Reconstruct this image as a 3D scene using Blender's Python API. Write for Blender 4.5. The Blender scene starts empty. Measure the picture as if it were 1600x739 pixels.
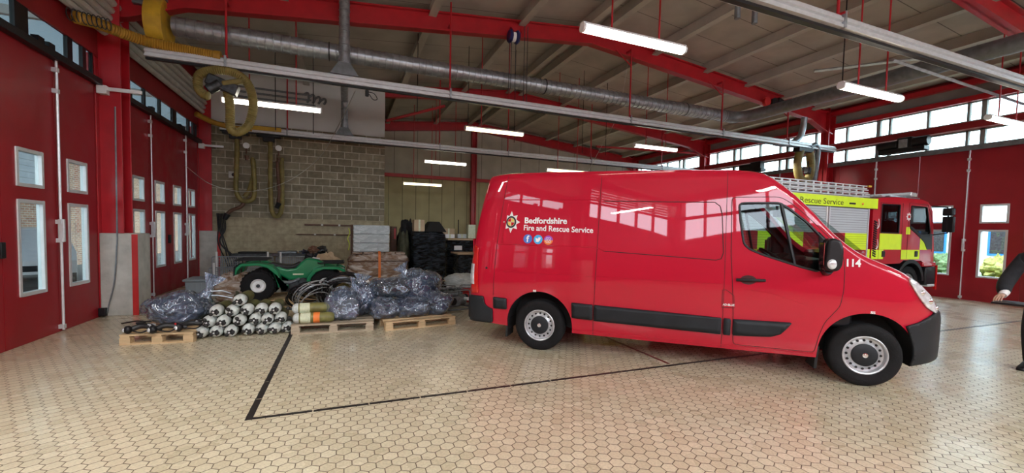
import bpy, bmesh, math, random
import numpy as np
from mathutils import Vector, Matrix, Euler, noise, geometry
random.seed(7)
PI = math.pi
scene = bpy.context.scene
COL = scene.collection
# ------------------------------------------------------------------ camera
F_PX, CY = 654.6, 390.1
PITCH, YAW, ROLL, CAM_H = .046, .3808, -.0208, 1.633
cam_d = bpy.data.cameras.new('camera')
cam = bpy.data.objects.new('camera', cam_d)
COL.objects.link(cam)
fw = Vector((math.sin(YAW)*math.cos(PITCH), math.cos(YAW)*math.cos(PITCH), -math.sin(PITCH)))
rt = Vector((math.cos(YAW), -math.sin(YAW), 0))
dn = fw.cross(rt)
c_, s_ = math.cos(ROLL), math.sin(ROLL)
rt2 = c_*rt + s_*dn
dn2 = -s_*rt + c_*dn
mw = Matrix(((rt2.x, -dn2.x, -fw.x, 0), (rt2.y, -dn2.y, -fw.y, 0), (rt2.z, -dn2.z, -fw.z, CAM_H), (0, 0, 0, 1)))
cam.matrix_world = mw
cam_d.sensor_fit = 'HORIZONTAL'
cam_d.sensor_width = 36
cam_d.lens = F_PX/1600*36
cam_d.shift_y = (CY-369.5)/1600
cam_d.clip_start = .05
cam_d.clip_end = 500
scene.camera = cam
# ------------------------------------------------------------------ world, exposure
scene.view_settings.view_transform = 'Standard'
scene.view_settings.look = 'None'
scene.view_settings.gamma = 1
scene.view_settings.use_curve_mapping = False
scene.view_settings.exposure = 0.55
world = bpy.data.worlds.new('sky')
scene.world = world
world.use_nodes = True
wn = world.node_tree
bg = wn.nodes['Background']
tc = wn.nodes.new('ShaderNodeTexCoord')
sp = wn.nodes.new('ShaderNodeSeparateXYZ')
wn.links.new(tc.outputs['Generated'], sp.inputs[0])
cr = wn.nodes.new('ShaderNodeValToRGB')
wn.links.new(sp.outputs['Z'], cr.inputs[0])
cr.color_ramp.elements[0].color = (.55, .56, .58, 1)
cr.color_ramp.elements[0].position = .0
cr.color_ramp.elements[1].color = (.76, .88, 1, 1)
cr.color_ramp.elements[1].position = .12
wn.links.new(cr.outputs[0], bg.inputs[0])
bg.inputs[1].default_value = 8.0
sun_d = bpy.data.lights.new('sun', 'SUN')
sun_d.energy = 1.2
sun_d.angle = .4
sun_o = bpy.data.objects.new('sun', sun_d)
sun_o.rotation_euler = (math.radians(50), 0, math.radians(60))
COL.objects.link(sun_o)

def added_hall_lamp(x, y, z=4.0, e=85, sx=1.6, sy=.16, col=(1, .96, .88)):
    l = bpy.data.lights.new('added_hall_lamp', 'AREA')
    l.shape = 'RECTANGLE'
    l.size = sx
    l.size_y = sy
    l.energy = e
    l.color = col
    o = bpy.data.objects.new('added_hall_lamp', l)
    o.location = (x, y, z)
    COL.objects.link(o)
    return o
# ------------------------------------------------------------------ materials
def newmat(name):
    m = bpy.data.materials.new(name)
    m.use_nodes = True
    nt = m.node_tree
    return m, nt, nt.nodes['Principled BSDF']

def mk(name, col, rough=.5, metal=0., var=.12, vscale=6., bump=0., bscale=40., coat=0., spec=.5, stretch=None, emis=0, rvar=0.):
    m, nt, b = newmat(name)
    N, Lk = nt.nodes, nt.links
    t = N.new('ShaderNodeTexCoord')
    src = t.outputs['Object']
    if stretch:
        mp = N.new('ShaderNodeMapping')
        mp.inputs['Scale'].default_value = stretch
        Lk.new(src, mp.inputs[0])
        src = mp.outputs[0]
    nz = N.new('ShaderNodeTexNoise')
    nz.inputs['Scale'].default_value = vscale
    nz.inputs['Detail'].default_value = 5
    Lk.new(src, nz.inputs['Vector'])
    mr = N.new('ShaderNodeMapRange')
    mr.inputs[1].default_value = .3
    mr.inputs[2].default_value = .7
    mr.inputs[3].default_value = 1-var
    mr.inputs[4].default_value = 1+var
    Lk.new(nz.outputs[0], mr.inputs[0])
    mx = N.new('ShaderNodeVectorMath')
    mx.operation = 'SCALE'
    mx.inputs[0].default_value = col[:3]
    Lk.new(mr.outputs[0], mx.inputs['Scale'])
    Lk.new(mx.outputs[0], b.inputs['Base Color'])
    b.inputs['Roughness'].default_value = rough
    b.inputs['Metallic'].default_value = metal
    b.inputs['Specular IOR Level'].default_value = spec
    if rvar:
        m2 = N.new('ShaderNodeMapRange')
        m2.inputs[1].default_value = .3
        m2.inputs[2].default_value = .7
        m2.inputs[3].default_value = max(0, rough-rvar)
        m2.inputs[4].default_value = rough+rvar
        Lk.new(nz.outputs[0], m2.inputs[0])
        Lk.new(m2.outputs[0], b.inputs['Roughness'])
    if coat:
        b.inputs['Coat Weight'].default_value = coat
        b.inputs['Coat Roughness'].default_value = .02
    if bump:
        n2 = N.new('ShaderNodeTexNoise')
        n2.inputs['Scale'].default_value = bscale
        n2.inputs['Detail'].default_value = 6
        Lk.new(src, n2.inputs['Vector'])
        bp = N.new('ShaderNodeBump')
        bp.inputs['Strength'].default_value = bump
        bp.inputs['Distance'].default_value = .02
        Lk.new(n2.outputs[0], bp.inputs['Height'])
        Lk.new(bp.outputs[0], b.inputs['Normal'])
    if emis:
        Lk.new(mx.outputs[0], b.inputs['Emission Color'])
        b.inputs['Emission Strength'].default_value = emis
    return m

def math_n(N, Lk, op, a, b=None, c=None):
    n = N.new('ShaderNodeMath')
    n.operation = op
    for i, v in enumerate((a, b, c)):
        if v is None:
            continue
        if isinstance(v, (int, float)):
            n.inputs[i].default_value = v
        else:
            Lk.new(v, n.inputs[i])
    return n.outputs[0]

def vm(N, Lk, op, a, b=None):
    n = N.new('ShaderNodeVectorMath')
    n.operation = op
    for i, v in enumerate((a, b)):
        if v is None:
            continue
        if isinstance(v, tuple):
            n.inputs[i].default_value = v
        else:
            Lk.new(v, n.inputs[i])
    return n

HEX = .103
def floor_material():
    m, nt, b = newmat('hexagonal_quarry_tile')
    N, Lk = nt.nodes, nt.links
    t = N.new('ShaderNodeTexCoord')
    sc = vm(N, Lk, 'SCALE', t.outputs['Object'])
    sc.inputs['Scale'].default_value = 1/HEX
    p = vm(N, Lk, 'ADD', sc.outputs[0], (1000.0, 1732.0508, 0)).outputs[0]
    r = (1., 1.7320508, 1.)
    h = (.5, .8660254, 0.)
    a = vm(N, Lk, 'SUBTRACT', vm(N, Lk, 'MODULO', p, r).outputs[0], h).outputs[0]
    p2 = vm(N, Lk, 'SUBTRACT', p, h).outputs[0]
    bb = vm(N, Lk, 'SUBTRACT', vm(N, Lk, 'MODULO', p2, r).outputs[0], h).outputs[0]
    flat = (1, 1, 0)
    a = vm(N, Lk, 'MULTIPLY', a, flat).outputs[0]
    bb = vm(N, Lk, 'MULTIPLY', bb, flat).outputs[0]
    la = vm(N, Lk, 'LENGTH', a).outputs['Value']
    lb = vm(N, Lk, 'LENGTH', bb).outputs['Value']
    less = math_n(N, Lk, 'LESS_THAN', la, lb)
    mx = N.new('ShaderNodeMix')
    mx.data_type = 'VECTOR'
    Lk.new(less, mx.inputs[0])
    Lk.new(bb, mx.inputs[4])
    Lk.new(a, mx.inputs[5])
    gv = mx.outputs[1]
    ab = vm(N, Lk, 'ABSOLUTE', gv).outputs[0]
    d1 = vm(N, Lk, 'DOT_PRODUCT', ab, (.5, .8660254, 0)).outputs['Value']
    sx = N.new('ShaderNodeSeparateXYZ')
    Lk.new(ab, sx.inputs[0])
    ed = math_n(N, Lk, 'SUBTRACT', .5, math_n(N, Lk, 'MAXIMUM', d1, sx.outputs[0]))
    pf = vm(N, Lk, 'MULTIPLY', p, flat).outputs[0]
    idv = vm(N, Lk, 'SUBTRACT', pf, gv).outputs[0]
    idr = vm(N, Lk, 'SNAP', vm(N, Lk, 'ADD', idv, (.05, .05, .05)).outputs[0], (.25, .25, .25)).outputs[0]
    wnz = N.new('ShaderNodeTexWhiteNoise')
    Lk.new(idr, wnz.inputs['Vector'])
    # grout mask
    mr = N.new('ShaderNodeMapRange')
    mr.inputs[1].default_value = .018
    mr.inputs[2].default_value = .045
    Lk.new(ed, mr.inputs[0])
    # tile colour
    ramp = N.new('ShaderNodeValToRGB')
    e = ramp.color_ramp.elements
    e[0].color = (.59, .525, .37, 1)
    e[1].color = (.70, .64, .475, 1)
    Lk.new(wnz.outputs['Value'], ramp.inputs[0])
    nz = N.new('ShaderNodeTexNoise')
    nz.inputs['Scale'].default_value = .35
    nz.inputs['Detail'].default_value = 4
    Lk.new(t.outputs['Object'], nz.inputs['Vector'])
    red = N.new('ShaderNodeMix')
    red.data_type = 'RGBA'
    mr2 = N.new('ShaderNodeMapRange')
    mr2.inputs[1].default_value = .48
    mr2.inputs[2].default_value = .75
    mr2.inputs[4].default_value = .35
    Lk.new(nz.outputs[0], mr2.inputs[0])
    Lk.new(mr2.outputs[0], red.inputs[0])
    Lk.new(ramp.outputs[0], red.inputs[6])
    red.inputs[7].default_value = (.60, .50, .37, 1)
    fz = N.new('ShaderNodeTexNoise')
    fz.inputs['Scale'].default_value = 60
    fz.inputs['Detail'].default_value = 5
    Lk.new(t.outputs['Object'], fz.inputs['Vector'])
    mr3 = N.new('ShaderNodeMapRange')
    mr3.inputs[1].default_value = .3
    mr3.inputs[2].default_value = .7
    mr3.inputs[3].default_value = .85
    mr3.inputs[4].default_value = 1.12
    Lk.new(fz.outputs[0], mr3.inputs[0])
    fs = vm(N, Lk, 'SCALE', red.outputs[2])
    Lk.new(mr3.outputs[0], fs.inputs['Scale'])
    fin = N.new('ShaderNodeMix')
    fin.data_type = 'RGBA'
    Lk.new(mr.outputs[0], fin.inputs[0])
    fin.inputs[6].default_value = (.13, .095, .065, 1)
    Lk.new(fs.outputs[0], fin.inputs[7])
    Lk.new(fin.outputs[2], b.inputs['Base Color'])
    # roughness
    rn = N.new('ShaderNodeTexNoise')
    rn.inputs['Scale'].default_value = 1.7
    rn.inputs['Detail'].default_value = 4
    Lk.new(t.outputs['Object'], rn.inputs['Vector'])
    rr = N.new('ShaderNodeMapRange')
    rr.inputs[1].default_value = .3
    rr.inputs[2].default_value = .7
    rr.inputs[3].default_value = .20
    rr.inputs[4].default_value = .38
    Lk.new(rn.outputs[0], rr.inputs[0])
    rx = N.new('ShaderNodeMix')
    Lk.new(mr.outputs[0], rx.inputs[0])
    rx.inputs[2].default_value = .8
    Lk.new(rr.outputs[0], rx.inputs[3])
    Lk.new(rx.outputs[0], b.inputs['Roughness'])
    b.inputs['Coat Weight'].default_value = .55
    b.inputs['Coat Roughness'].default_value = .22
    bp = N.new('ShaderNodeBump')
    bp.inputs['Strength'].default_value = .5
    bp.inputs['Distance'].default_value = .004
    hh = math_n(N, Lk, 'ADD', mr.outputs[0], math_n(N, Lk, 'MULTIPLY', wnz.outputs['Value'], .25))
    hh = math_n(N, Lk, 'ADD', hh, math_n(N, Lk, 'MULTIPLY', fz.outputs[0], .35))
    Lk.new(hh, bp.inputs['Height'])
    Lk.new(bp.outputs[0], b.inputs['Normal'])
    return m

def brick_material(name, c1, c2, mortar, w, hgt, msize, axis='XZ', rough=.85, bump=.6, off=.5):
    m, nt, b = newmat(name)
    N, Lk = nt.nodes, nt.links
    t = N.new('ShaderNodeTexCoord')
    s = N.new('ShaderNodeSeparateXYZ')
    Lk.new(t.outputs['Object'], s.inputs[0])
    c = N.new('ShaderNodeCombineXYZ')
    Lk.new(s.outputs['XYZ'.index(axis[0])], c.inputs[0])
    Lk.new(s.outputs['XYZ'.index(axis[1])], c.inputs[1])
    br = N.new('ShaderNodeTexBrick')
    br.offset = off
    br.inputs['Scale'].default_value = 1
    br.inputs['Brick Width'].default_value = w
    br.inputs['Row Height'].default_value = hgt
    br.inputs['Mortar Size'].default_value = msize
    br.inputs['Mortar Smooth'].default_value = .2
    br.inputs['Color1'].default_value = (*c1, 1)
    br.inputs['Color2'].default_value = (*c2, 1)
    br.inputs['Mortar'].default_value = (*mortar, 1)
    Lk.new(c.outputs[0], br.inputs['Vector'])
    nz = N.new('ShaderNodeTexNoise')
    nz.inputs['Scale'].default_value = 9
    nz.inputs['Detail'].default_value = 6
    Lk.new(t.outputs['Object'], nz.inputs['Vector'])
    mr = N.new('ShaderNodeMapRange')
    mr.inputs[1].default_value = .3
    mr.inputs[2].default_value = .7
    mr.inputs[3].default_value = .8
    mr.inputs[4].default_value = 1.15
    Lk.new(nz.outputs[0], mr.inputs[0])
    sc = vm(N, Lk, 'SCALE', br.outputs[0])
    Lk.new(mr.outputs[0], sc.inputs['Scale'])
    Lk.new(sc.outputs[0], b.inputs['Base Color'])
    b.inputs['Roughness'].default_value = rough
    bp = N.new('ShaderNodeBump')
    bp.inputs['Strength'].default_value = bump
    bp.inputs['Distance'].default_value = .006
    inv = math_n(N, Lk, 'SUBTRACT', 1, br.outputs['Fac'])
    inv = math_n(N, Lk, 'ADD', inv, math_n(N, Lk, 'MULTIPLY', nz.outputs[0], .4))
    Lk.new(inv, bp.inputs['Height'])
    Lk.new(bp.outputs[0], b.inputs['Normal'])
    return m

def glass_mat(name, tint=(.85, .93, .92), gloss=.12, rough=.02):
    m = bpy.data.materials.new(name)
    m.use_nodes = True
    nt = m.node_tree
    N, Lk = nt.nodes, nt.links
    N.remove(N['Principled BSDF'])
    out = N['Material Output']
    tr = N.new('ShaderNodeBsdfTransparent')
    gl = N.new('ShaderNodeBsdfGlossy')
    gl.inputs['Roughness'].default_value = rough
    lw = N.new('ShaderNodeLayerWeight')
    nz = N.new('ShaderNodeTexNoise')
    nz.inputs['Scale'].default_value = 2
    mr = N.new('ShaderNodeMapRange')
    mr.inputs[3].default_value = .93
    mr.inputs[4].default_value = 1
    Lk.new(nz.outputs[0], mr.inputs[0])
    s = vm(N, Lk, 'SCALE', tuple(tint))
    Lk.new(mr.outputs[0], s.inputs['Scale'])
    Lk.new(s.outputs[0], tr.inputs[0])
    f = math_n(N, Lk, 'MINIMUM', math_n(N, Lk, 'ADD', math_n(N, Lk, 'MULTIPLY', math_n(N, Lk, 'POWER', lw.outputs['Facing'], 5.0), .8), .02+gloss*.15), 1.0)
    mx = N.new('ShaderNodeMixShader')
    Lk.new(f, mx.inputs[0])
    Lk.new(tr.outputs[0], mx.inputs[1])
    Lk.new(gl.outputs[0], mx.inputs[2])
    Lk.new(mx.outputs[0], out.inputs[0])
    return m

def film_mat(name, tint, cover, bscale=9, rough=.12, dist=.05, white=(.75, .8, .88)):
    """thin crinkled plastic film: partly see-through, partly milky, glossy, ridges painted pale for highlights"""
    m = bpy.data.materials.new(name)
    m.use_nodes = True
    nt = m.node_tree
    N, Lk = nt.nodes, nt.links
    b = N['Principled BSDF']
    out = N['Material Output']
    t = N.new('ShaderNodeTexCoord')
    mu = N.new('ShaderNodeTexNoise')
    mu.inputs['Scale'].default_value = bscale
    mu.inputs['Detail'].default_value = 2.5
    mu.inputs['Distortion'].default_value = 1.0
    mpg = N.new('ShaderNodeMapping')
    mpg.inputs['Scale'].default_value = (1, 1.4, .55)
    mpg.inputs['Rotation'].default_value = (.3, .6, .2)
    Lk.new(t.outputs['Object'], mpg.inputs[0])
    Lk.new(mpg.outputs[0], mu.inputs['Vector'])
    rid = math_n(N, Lk, 'ABSOLUTE', math_n(N, Lk, 'SUBTRACT', mu.outputs[0], .5))
    mr = N.new('ShaderNodeMapRange')
    mr.inputs[1].default_value = 0
    mr.inputs[2].default_value = .035
    mr.inputs[3].default_value = min(1, cover+.42)  # extra white along the creases imitates bright highlight streaks
    mr.inputs[4].default_value = cover
    Lk.new(rid, mr.inputs[0])
    b.inputs['Base Color'].default_value = (*white, 1)
    b.inputs['Roughness'].default_value = rough
    bp = N.new('ShaderNodeBump')
    bp.inputs['Strength'].default_value = .9
    bp.inputs['Distance'].default_value = dist
    Lk.new(rid, bp.inputs['Height'])
    Lk.new(bp.outputs[0], b.inputs['Normal'])
    tr = N.new('ShaderNodeBsdfTransparent')
    tr.inputs[0].default_value = (*tint, 1)
    gl = N.new('ShaderNodeBsdfGlossy')
    gl.inputs['Roughness'].default_value = rough
    Lk.new(bp.outputs[0], gl.inputs['Normal'])
    fr = N.new('ShaderNodeLayerWeight')
    Lk.new(bp.outputs[0], fr.inputs['Normal'])
    frp = math_n(N, Lk, 'ADD', math_n(N, Lk, 'POWER', fr.outputs['Facing'], 3.0), .13)
    m1 = N.new('ShaderNodeMixShader')
    Lk.new(mr.outputs[0], m1.inputs[0])
    Lk.new(tr.outputs[0], m1.inputs[1])
    Lk.new(b.outputs[0], m1.inputs[2])
    m2 = N.new('ShaderNodeMixShader')
    Lk.new(math_n(N, Lk, 'MINIMUM', frp, .9), m2.inputs[0])
    Lk.new(m1.outputs[0], m2.inputs[1])
    Lk.new(gl.outputs[0], m2.inputs[2])
    Lk.new(m2.outputs[0], out.inputs[0])
    return m

def wrap_mat(name, c1, c2, rough=.18, scale=5, stretch=(1, 1, 4), dist=.05):
    """stretch film pulled tight round a stack: glossy with many creases"""
    m, nt, b = newmat(name)
    N, Lk = nt.nodes, nt.links
    t = N.new('ShaderNodeTexCoord')
    mp = N.new('ShaderNodeMapping')
    mp.inputs['Scale'].default_value = stretch
    Lk.new(t.outputs['Object'], mp.inputs[0])
    nz = N.new('ShaderNodeTexNoise')
    nz.inputs['Scale'].default_value = scale
    nz.inputs['Detail'].default_value = 6
    nz.inputs['Distortion'].default_value = 1.2
    Lk.new(mp.outputs[0], nz.inputs['Vector'])
    rp = N.new('ShaderNodeValToRGB')
    rp.color_ramp.elements[0].position = .42
    rp.color_ramp.elements[0].color = (*c1, 1)
    rp.color_ramp.elements[1].position = .62
    rp.color_ramp.elements[1].color = (*c2, 1)
    Lk.new(nz.outputs[0], rp.inputs[0])
    Lk.new(rp.outputs[0], b.inputs['Base Color'])
    b.inputs['Roughness'].default_value = rough
    rid = math_n(N, Lk, 'ABSOLUTE', math_n(N, Lk, 'SUBTRACT', nz.outputs[0], .5))
    bp = N.new('ShaderNodeBump')
    bp.inputs['Strength'].default_value = 1
    bp.inputs['Distance'].default_value = dist
    Lk.new(rid, bp.inputs['Height'])
    Lk.new(bp.outputs[0], b.inputs['Normal'])
    return m

def emit_mat(name, col, s):
    m, nt, b = newmat(name)
    N, Lk = nt.nodes, nt.links
    nz = N.new('ShaderNodeTexNoise')
    nz.inputs['Scale'].default_value = 3
    mr = N.new('ShaderNodeMapRange')
    mr.inputs[3].default_value = s*.95
    mr.inputs[4].default_value = s*1.05
    Lk.new(nz.outputs[0], mr.inputs[0])
    b.inputs['Base Color'].default_value = (.8, .8, .8, 1)
    b.inputs['Emission Color'].default_value = (*col, 1)
    Lk.new(mr.outputs[0], b.inputs['Emission Strength'])
    return m

def seam_mat(name, col, axis, pitch, width=.02, dark=.35, rough=.8, var=.15, second=None):
    """flat board or sheet with dark joints every «pitch» metres along an axis"""
    m = mk(name, col, rough, var=var, vscale=1.3, bump=.15)
    nt = m.node_tree
    N, Lk = nt.nodes, nt.links
    b = N['Principled BSDF']
    prev = b.inputs['Base Color'].links[0].from_socket
    t = N.new('ShaderNodeTexCoord')
    s = N.new('ShaderNodeSeparateXYZ')
    Lk.new(t.outputs['Object'], s.inputs[0])
    fac = None
    for ax, pt in [(axis, pitch)] + ([second] if second else []):
        v = math_n(N, Lk, 'ADD', s.outputs['XYZ'.index(ax)], 500*pt)
        v = math_n(N, Lk, 'MODULO', v, pt)
        ln = math_n(N, Lk, 'LESS_THAN', v, width)
        fac = ln if fac is None else math_n(N, Lk, 'MAXIMUM', fac, ln)
    k = math_n(N, Lk, 'SUBTRACT', 1, math_n(N, Lk, 'MULTIPLY', fac, 1-dark))
    sc = vm(N, Lk, 'SCALE', prev)
    Lk.new(k, sc.inputs['Scale'])
    Lk.new(sc.outputs[0], b.inputs['Base Color'])
    return m

M = {}
M['floor'] = floor_material()
M['door_red'] = mk('painted_door_red', (.29, .006, .014), .42, var=.10, vscale=3, bump=.05, bscale=200, rvar=.08)
M['door_red_r'] = M['door_red']
M['steel_red'] = mk('red_painted_steel', (.42, .010, .018), .38, var=.12, vscale=4)
M['wall_red'] = mk('red_painted_panel', (.28, .010, .014), .55, var=.1, vscale=3)
M['alu'] = mk('brushed_aluminium', (.66, .68, .70), .38, .35, var=.08, vscale=12)
M['alu_frame'] = mk('anodised_frame', (.62, .63, .64), .45, .3, var=.05, vscale=12)
M['galv'] = mk('galvanised_steel', (.36, .39, .42), .36, .75, var=.25, vscale=9)
M['galv_dark'] = mk('dull_galvanised_steel', (.20, .22, .235), .45, .6, var=.2, vscale=9)
M['black'] = mk('black_plastic', (.009, .009, .011), .4, var=.25, vscale=9, spec=.35)
M['black_matt'] = mk('matt_black', (.010, .010, .011), .7, var=.2, vscale=9)
M['trim_black'] = mk('textured_grey_black_plastic', (.015, .018, .022), .5, var=.3, vscale=3, bump=.1, bscale=200, spec=.3)
M['rubber'] = mk('tyre_rubber', (.009, .009, .010), .8, var=.25, vscale=14, bump=.2, bscale=60, spec=.25)
M['concrete'] = mk('bare_concrete', (.46, .45, .41), .85, var=.16, vscale=5, bump=.25, bscale=30)
M['roof'] = seam_mat('grey_roof_board', (.42, .395, .35), 'Y', 1.06, width=.02, dark=.35)
M['purlin'] = mk('cream_painted_purlin', (.44, .42, .36), .6, var=.12, vscale=2)
M['block'] = brick_material('concrete_blockwork', (.19, .16, .105), (.31, .27, .185), (.52, .47, .36), .44, .226, .014)
M['render'] = brick_material('painted_smooth_block', (.39, .33, .215), (.42, .36, .235), (.34, .285, .185), .44, .226, .006, bump=.2)
M['panel_white'] = mk('off_white_board', (.60, .59, .57), .6, var=.05, vscale=1)
M['far_panel'] = seam_mat('beige_cladding', (.42, .38, .31), 'X', 1.05, width=.03, dark=.45)
M['far_brick'] = seam_mat('pale_yellow_wall', (.36, .31, .17), 'X', .62, width=.03, dark=.4)
M['rib'] = mk('pale_grey_conduit', (.56, .55, .50), .45, .2, var=.12, vscale=5)
M['sheet_grey'] = mk('grey_cladding', (.23, .235, .22), .7, var=.15, vscale=2)
M['van_red'] = mk('glossy_van_red', (.50, .003, .026), .5, var=.02, vscale=2, coat=1., spec=.15)
M['van_seam'] = mk('dark_panel_gap', (.05, .004, .006), .6, var=.1)
M['engine_red'] = mk('glossy_engine_red', (.50, .006, .02), .3, var=.03, vscale=2, coat=.6)
M['yellow'] = mk('fluorescent_yellow_vinyl', (.72, .95, .02), .45, var=.04)
M['shutter'] = seam_mat('aluminium_roller_slat', (.50, .53, .57), 'Z', .055, width=.012, dark=.55, rough=.5, var=.05)
M['red_slat'] = seam_mat('red_roller_slat', (.50, .006, .02), 'Z', .055, width=.012, dark=.5, rough=.4, var=.03)
M['yellow_slat'] = seam_mat('yellow_roller_slat', (.72, .95, .02), 'Z', .055, width=.012, dark=.7, rough=.4, var=.03)
M['glass'] = glass_mat('clear_glass')
M['glass_dark'] = glass_mat('tinted_glass', (.55, .68, .66), .2)
M['glass_cab'] = glass_mat('smoked_glass', (.16, .19, .2), .3)
M['white'] = mk('white_vinyl', (.85, .85, .86), .45, var=.03)
M['white_paint'] = mk('white_painted_metal', (.8, .8, .8), .4, var=.04)
M['rim'] = mk('silver_wheel_paint', (.55, .57, .60), .35, .5, var=.15, vscale=12)
M['hose'] = mk('yellow_exhaust_hose', (.20, .155, .04), .6, var=.25, vscale=7)
M['hose_bright'] = mk('ochre_exhaust_hose', (.40, .21, .02), .55, var=.2, vscale=7)
M['yellow_steel'] = mk('yellow_painted_steel', (.62, .38, .03), .45, var=.2, vscale=5)
M['wood'] = mk('pine_board', (.58, .42, .24), .7, var=.2, vscale=5, stretch=(1, 8, 8))
M['wood_grey'] = mk('worn_pallet_wood', (.40, .33, .24), .8, var=.25, vscale=5, stretch=(1, 8, 8))
M['wood_dark'] = mk('stained_wood', (.11, .05, .028), .6, var=.3, vscale=5, stretch=(1, 8, 8))
M['card'] = mk('brown_cardboard', (.50, .37, .24), .8, var=.08, vscale=4)
M['black_wrap'] = wrap_mat('black_stretch_film', (.006, .008, .011), (.05, .065, .085), .13, 4, (1, 1, 4), .22)
M['clear_wrap'] = wrap_mat('clear_film_over_brown_boxes', (.26, .16, .10), (.60, .53, .48), .2, 3.2, (1, 1, 2.5), .09)  # paler second tone paints the film's highlights into the colour
M['white_wrap'] = wrap_mat('white_film', (.48, .54, .56), (.66, .72, .74), .3, 5, (1, 1, 4), .04)
M['film'] = film_mat('clear_plastic_bag', (.78, .85, .93), .10, bscale=4.5, rough=.14, dist=.10, white=(.52, .64, .84))
M['navy'] = mk('navy_cloth', (.028, .046, .092), .85, var=.5, vscale=5, bump=.5, bscale=7)
M['dark_cloth'] = mk('charcoal_cloth', (.012, .013, .017), .9, var=.4, vscale=9, bump=.8, bscale=10)
M['olive_cloth'] = mk('olive_canvas', (.075, .075, .045), .9, var=.4, vscale=6, bump=.8, bscale=8)
M['cyl_white'] = mk('white_cylinder_paint', (.62, .66, .64), .35, var=.28, vscale=12)
M['cyl_olive'] = mk('olive_cylinder_paint', (.16, .15, .045), .45, var=.35, vscale=8)
M['label_cream'] = mk('cream_label', (.62, .66, .48), .5, var=.12, vscale=30)
M['orange'] = mk('orange_sticker', (.85, .22, .04), .5, var=.08)
M['quad_green'] = mk('green_moulded_plastic', (.004, .20, .075), .3, var=.12, vscale=5, coat=.3)
M['crate_grey'] = mk('grey_plastic_crate', (.25, .29, .32), .5, var=.08, vscale=5)
M['brass'] = mk('brass', (.45, .33, .12), .35, .9, var=.2)
M['valve'] = mk('black_valve_guard', (.014, .014, .015), .5, var=.3, vscale=20)
M['cable_grey'] = mk('grey_steel_cable', (.42, .44, .46), .4, .5, var=.3, vscale=20)
M['tube_light'] = emit_mat('lit_fluorescent_tube', (1, .93, .76), 9)
M['tube_warm'] = emit_mat('lit_warm_tube', (1, .84, .46), 3.6)
M['skin'] = mk('skin', (.58, .36, .26), .5, var=.06)
M['uniform'] = mk('black_uniform_cloth', (.012, .013, .018), .85, var=.3, vscale=20, bump=.3, bscale=60)
M['out_brick'] = brick_material('outdoor_red_brick', (.25, .10, .055), (.38, .19, .11), (.42, .38, .31), .225, .075, .011, 'YZ')
M['out_white'] = mk('white_render', (.8, .82, .85), .8, var=.05, vscale=1)
M['out_blue'] = mk('blue_window_frame', (.03, .2, .5), .4, var=.1)
M['asphalt'] = mk('asphalt', (.16, .16, .155), .9, var=.15, vscale=3, bump=.3)
M['leaf'] = mk('shrub_leaves', (.12, .18, .07), .7, var=.5, vscale=12, bump=1, bscale=20)
M['leaf_yellow'] = mk('yellow_shrub_leaves', (.34, .32, .08), .7, var=.5, vscale=12, bump=1, bscale=20)
M['red_plastic'] = mk('red_plastic', (.5, .02, .02), .4, var=.1)
M['tail_red'] = mk('red_lens', (.55, .01, .01), .12, var=.1, coat=1)
M['lens'] = mk('clear_lens', (.72, .76, .80), .1, .3, var=.3, vscale=14, coat=1)
M['amber'] = mk('amber_lens', (.8, .25, .02), .2, var=.1, coat=1)
M['chrome'] = mk('chrome', (.75, .76, .78), .12, 1., var=.05)
M['blue'] = mk('dark_blue_plastic', (.012, .02, .11), .4, var=.2)
M['badge_blue'] = mk('blue_badge', (.06, .16, .55), .4, var=.04)
M['badge_sky'] = mk('sky_blue_badge', (.04, .42, .80), .4, var=.04)
M['hivis'] = mk('hi_vis_ribbon', (.62, .75, .03), .6, var=.2)
M['metal_dark'] = mk('oily_dark_metal', (.06, .065, .07), .4, .6, var=.5, vscale=15)
M['metal_grey'] = mk('cast_grey_metal', (.20, .22, .24), .45, .6, var=.4, vscale=15)

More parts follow.
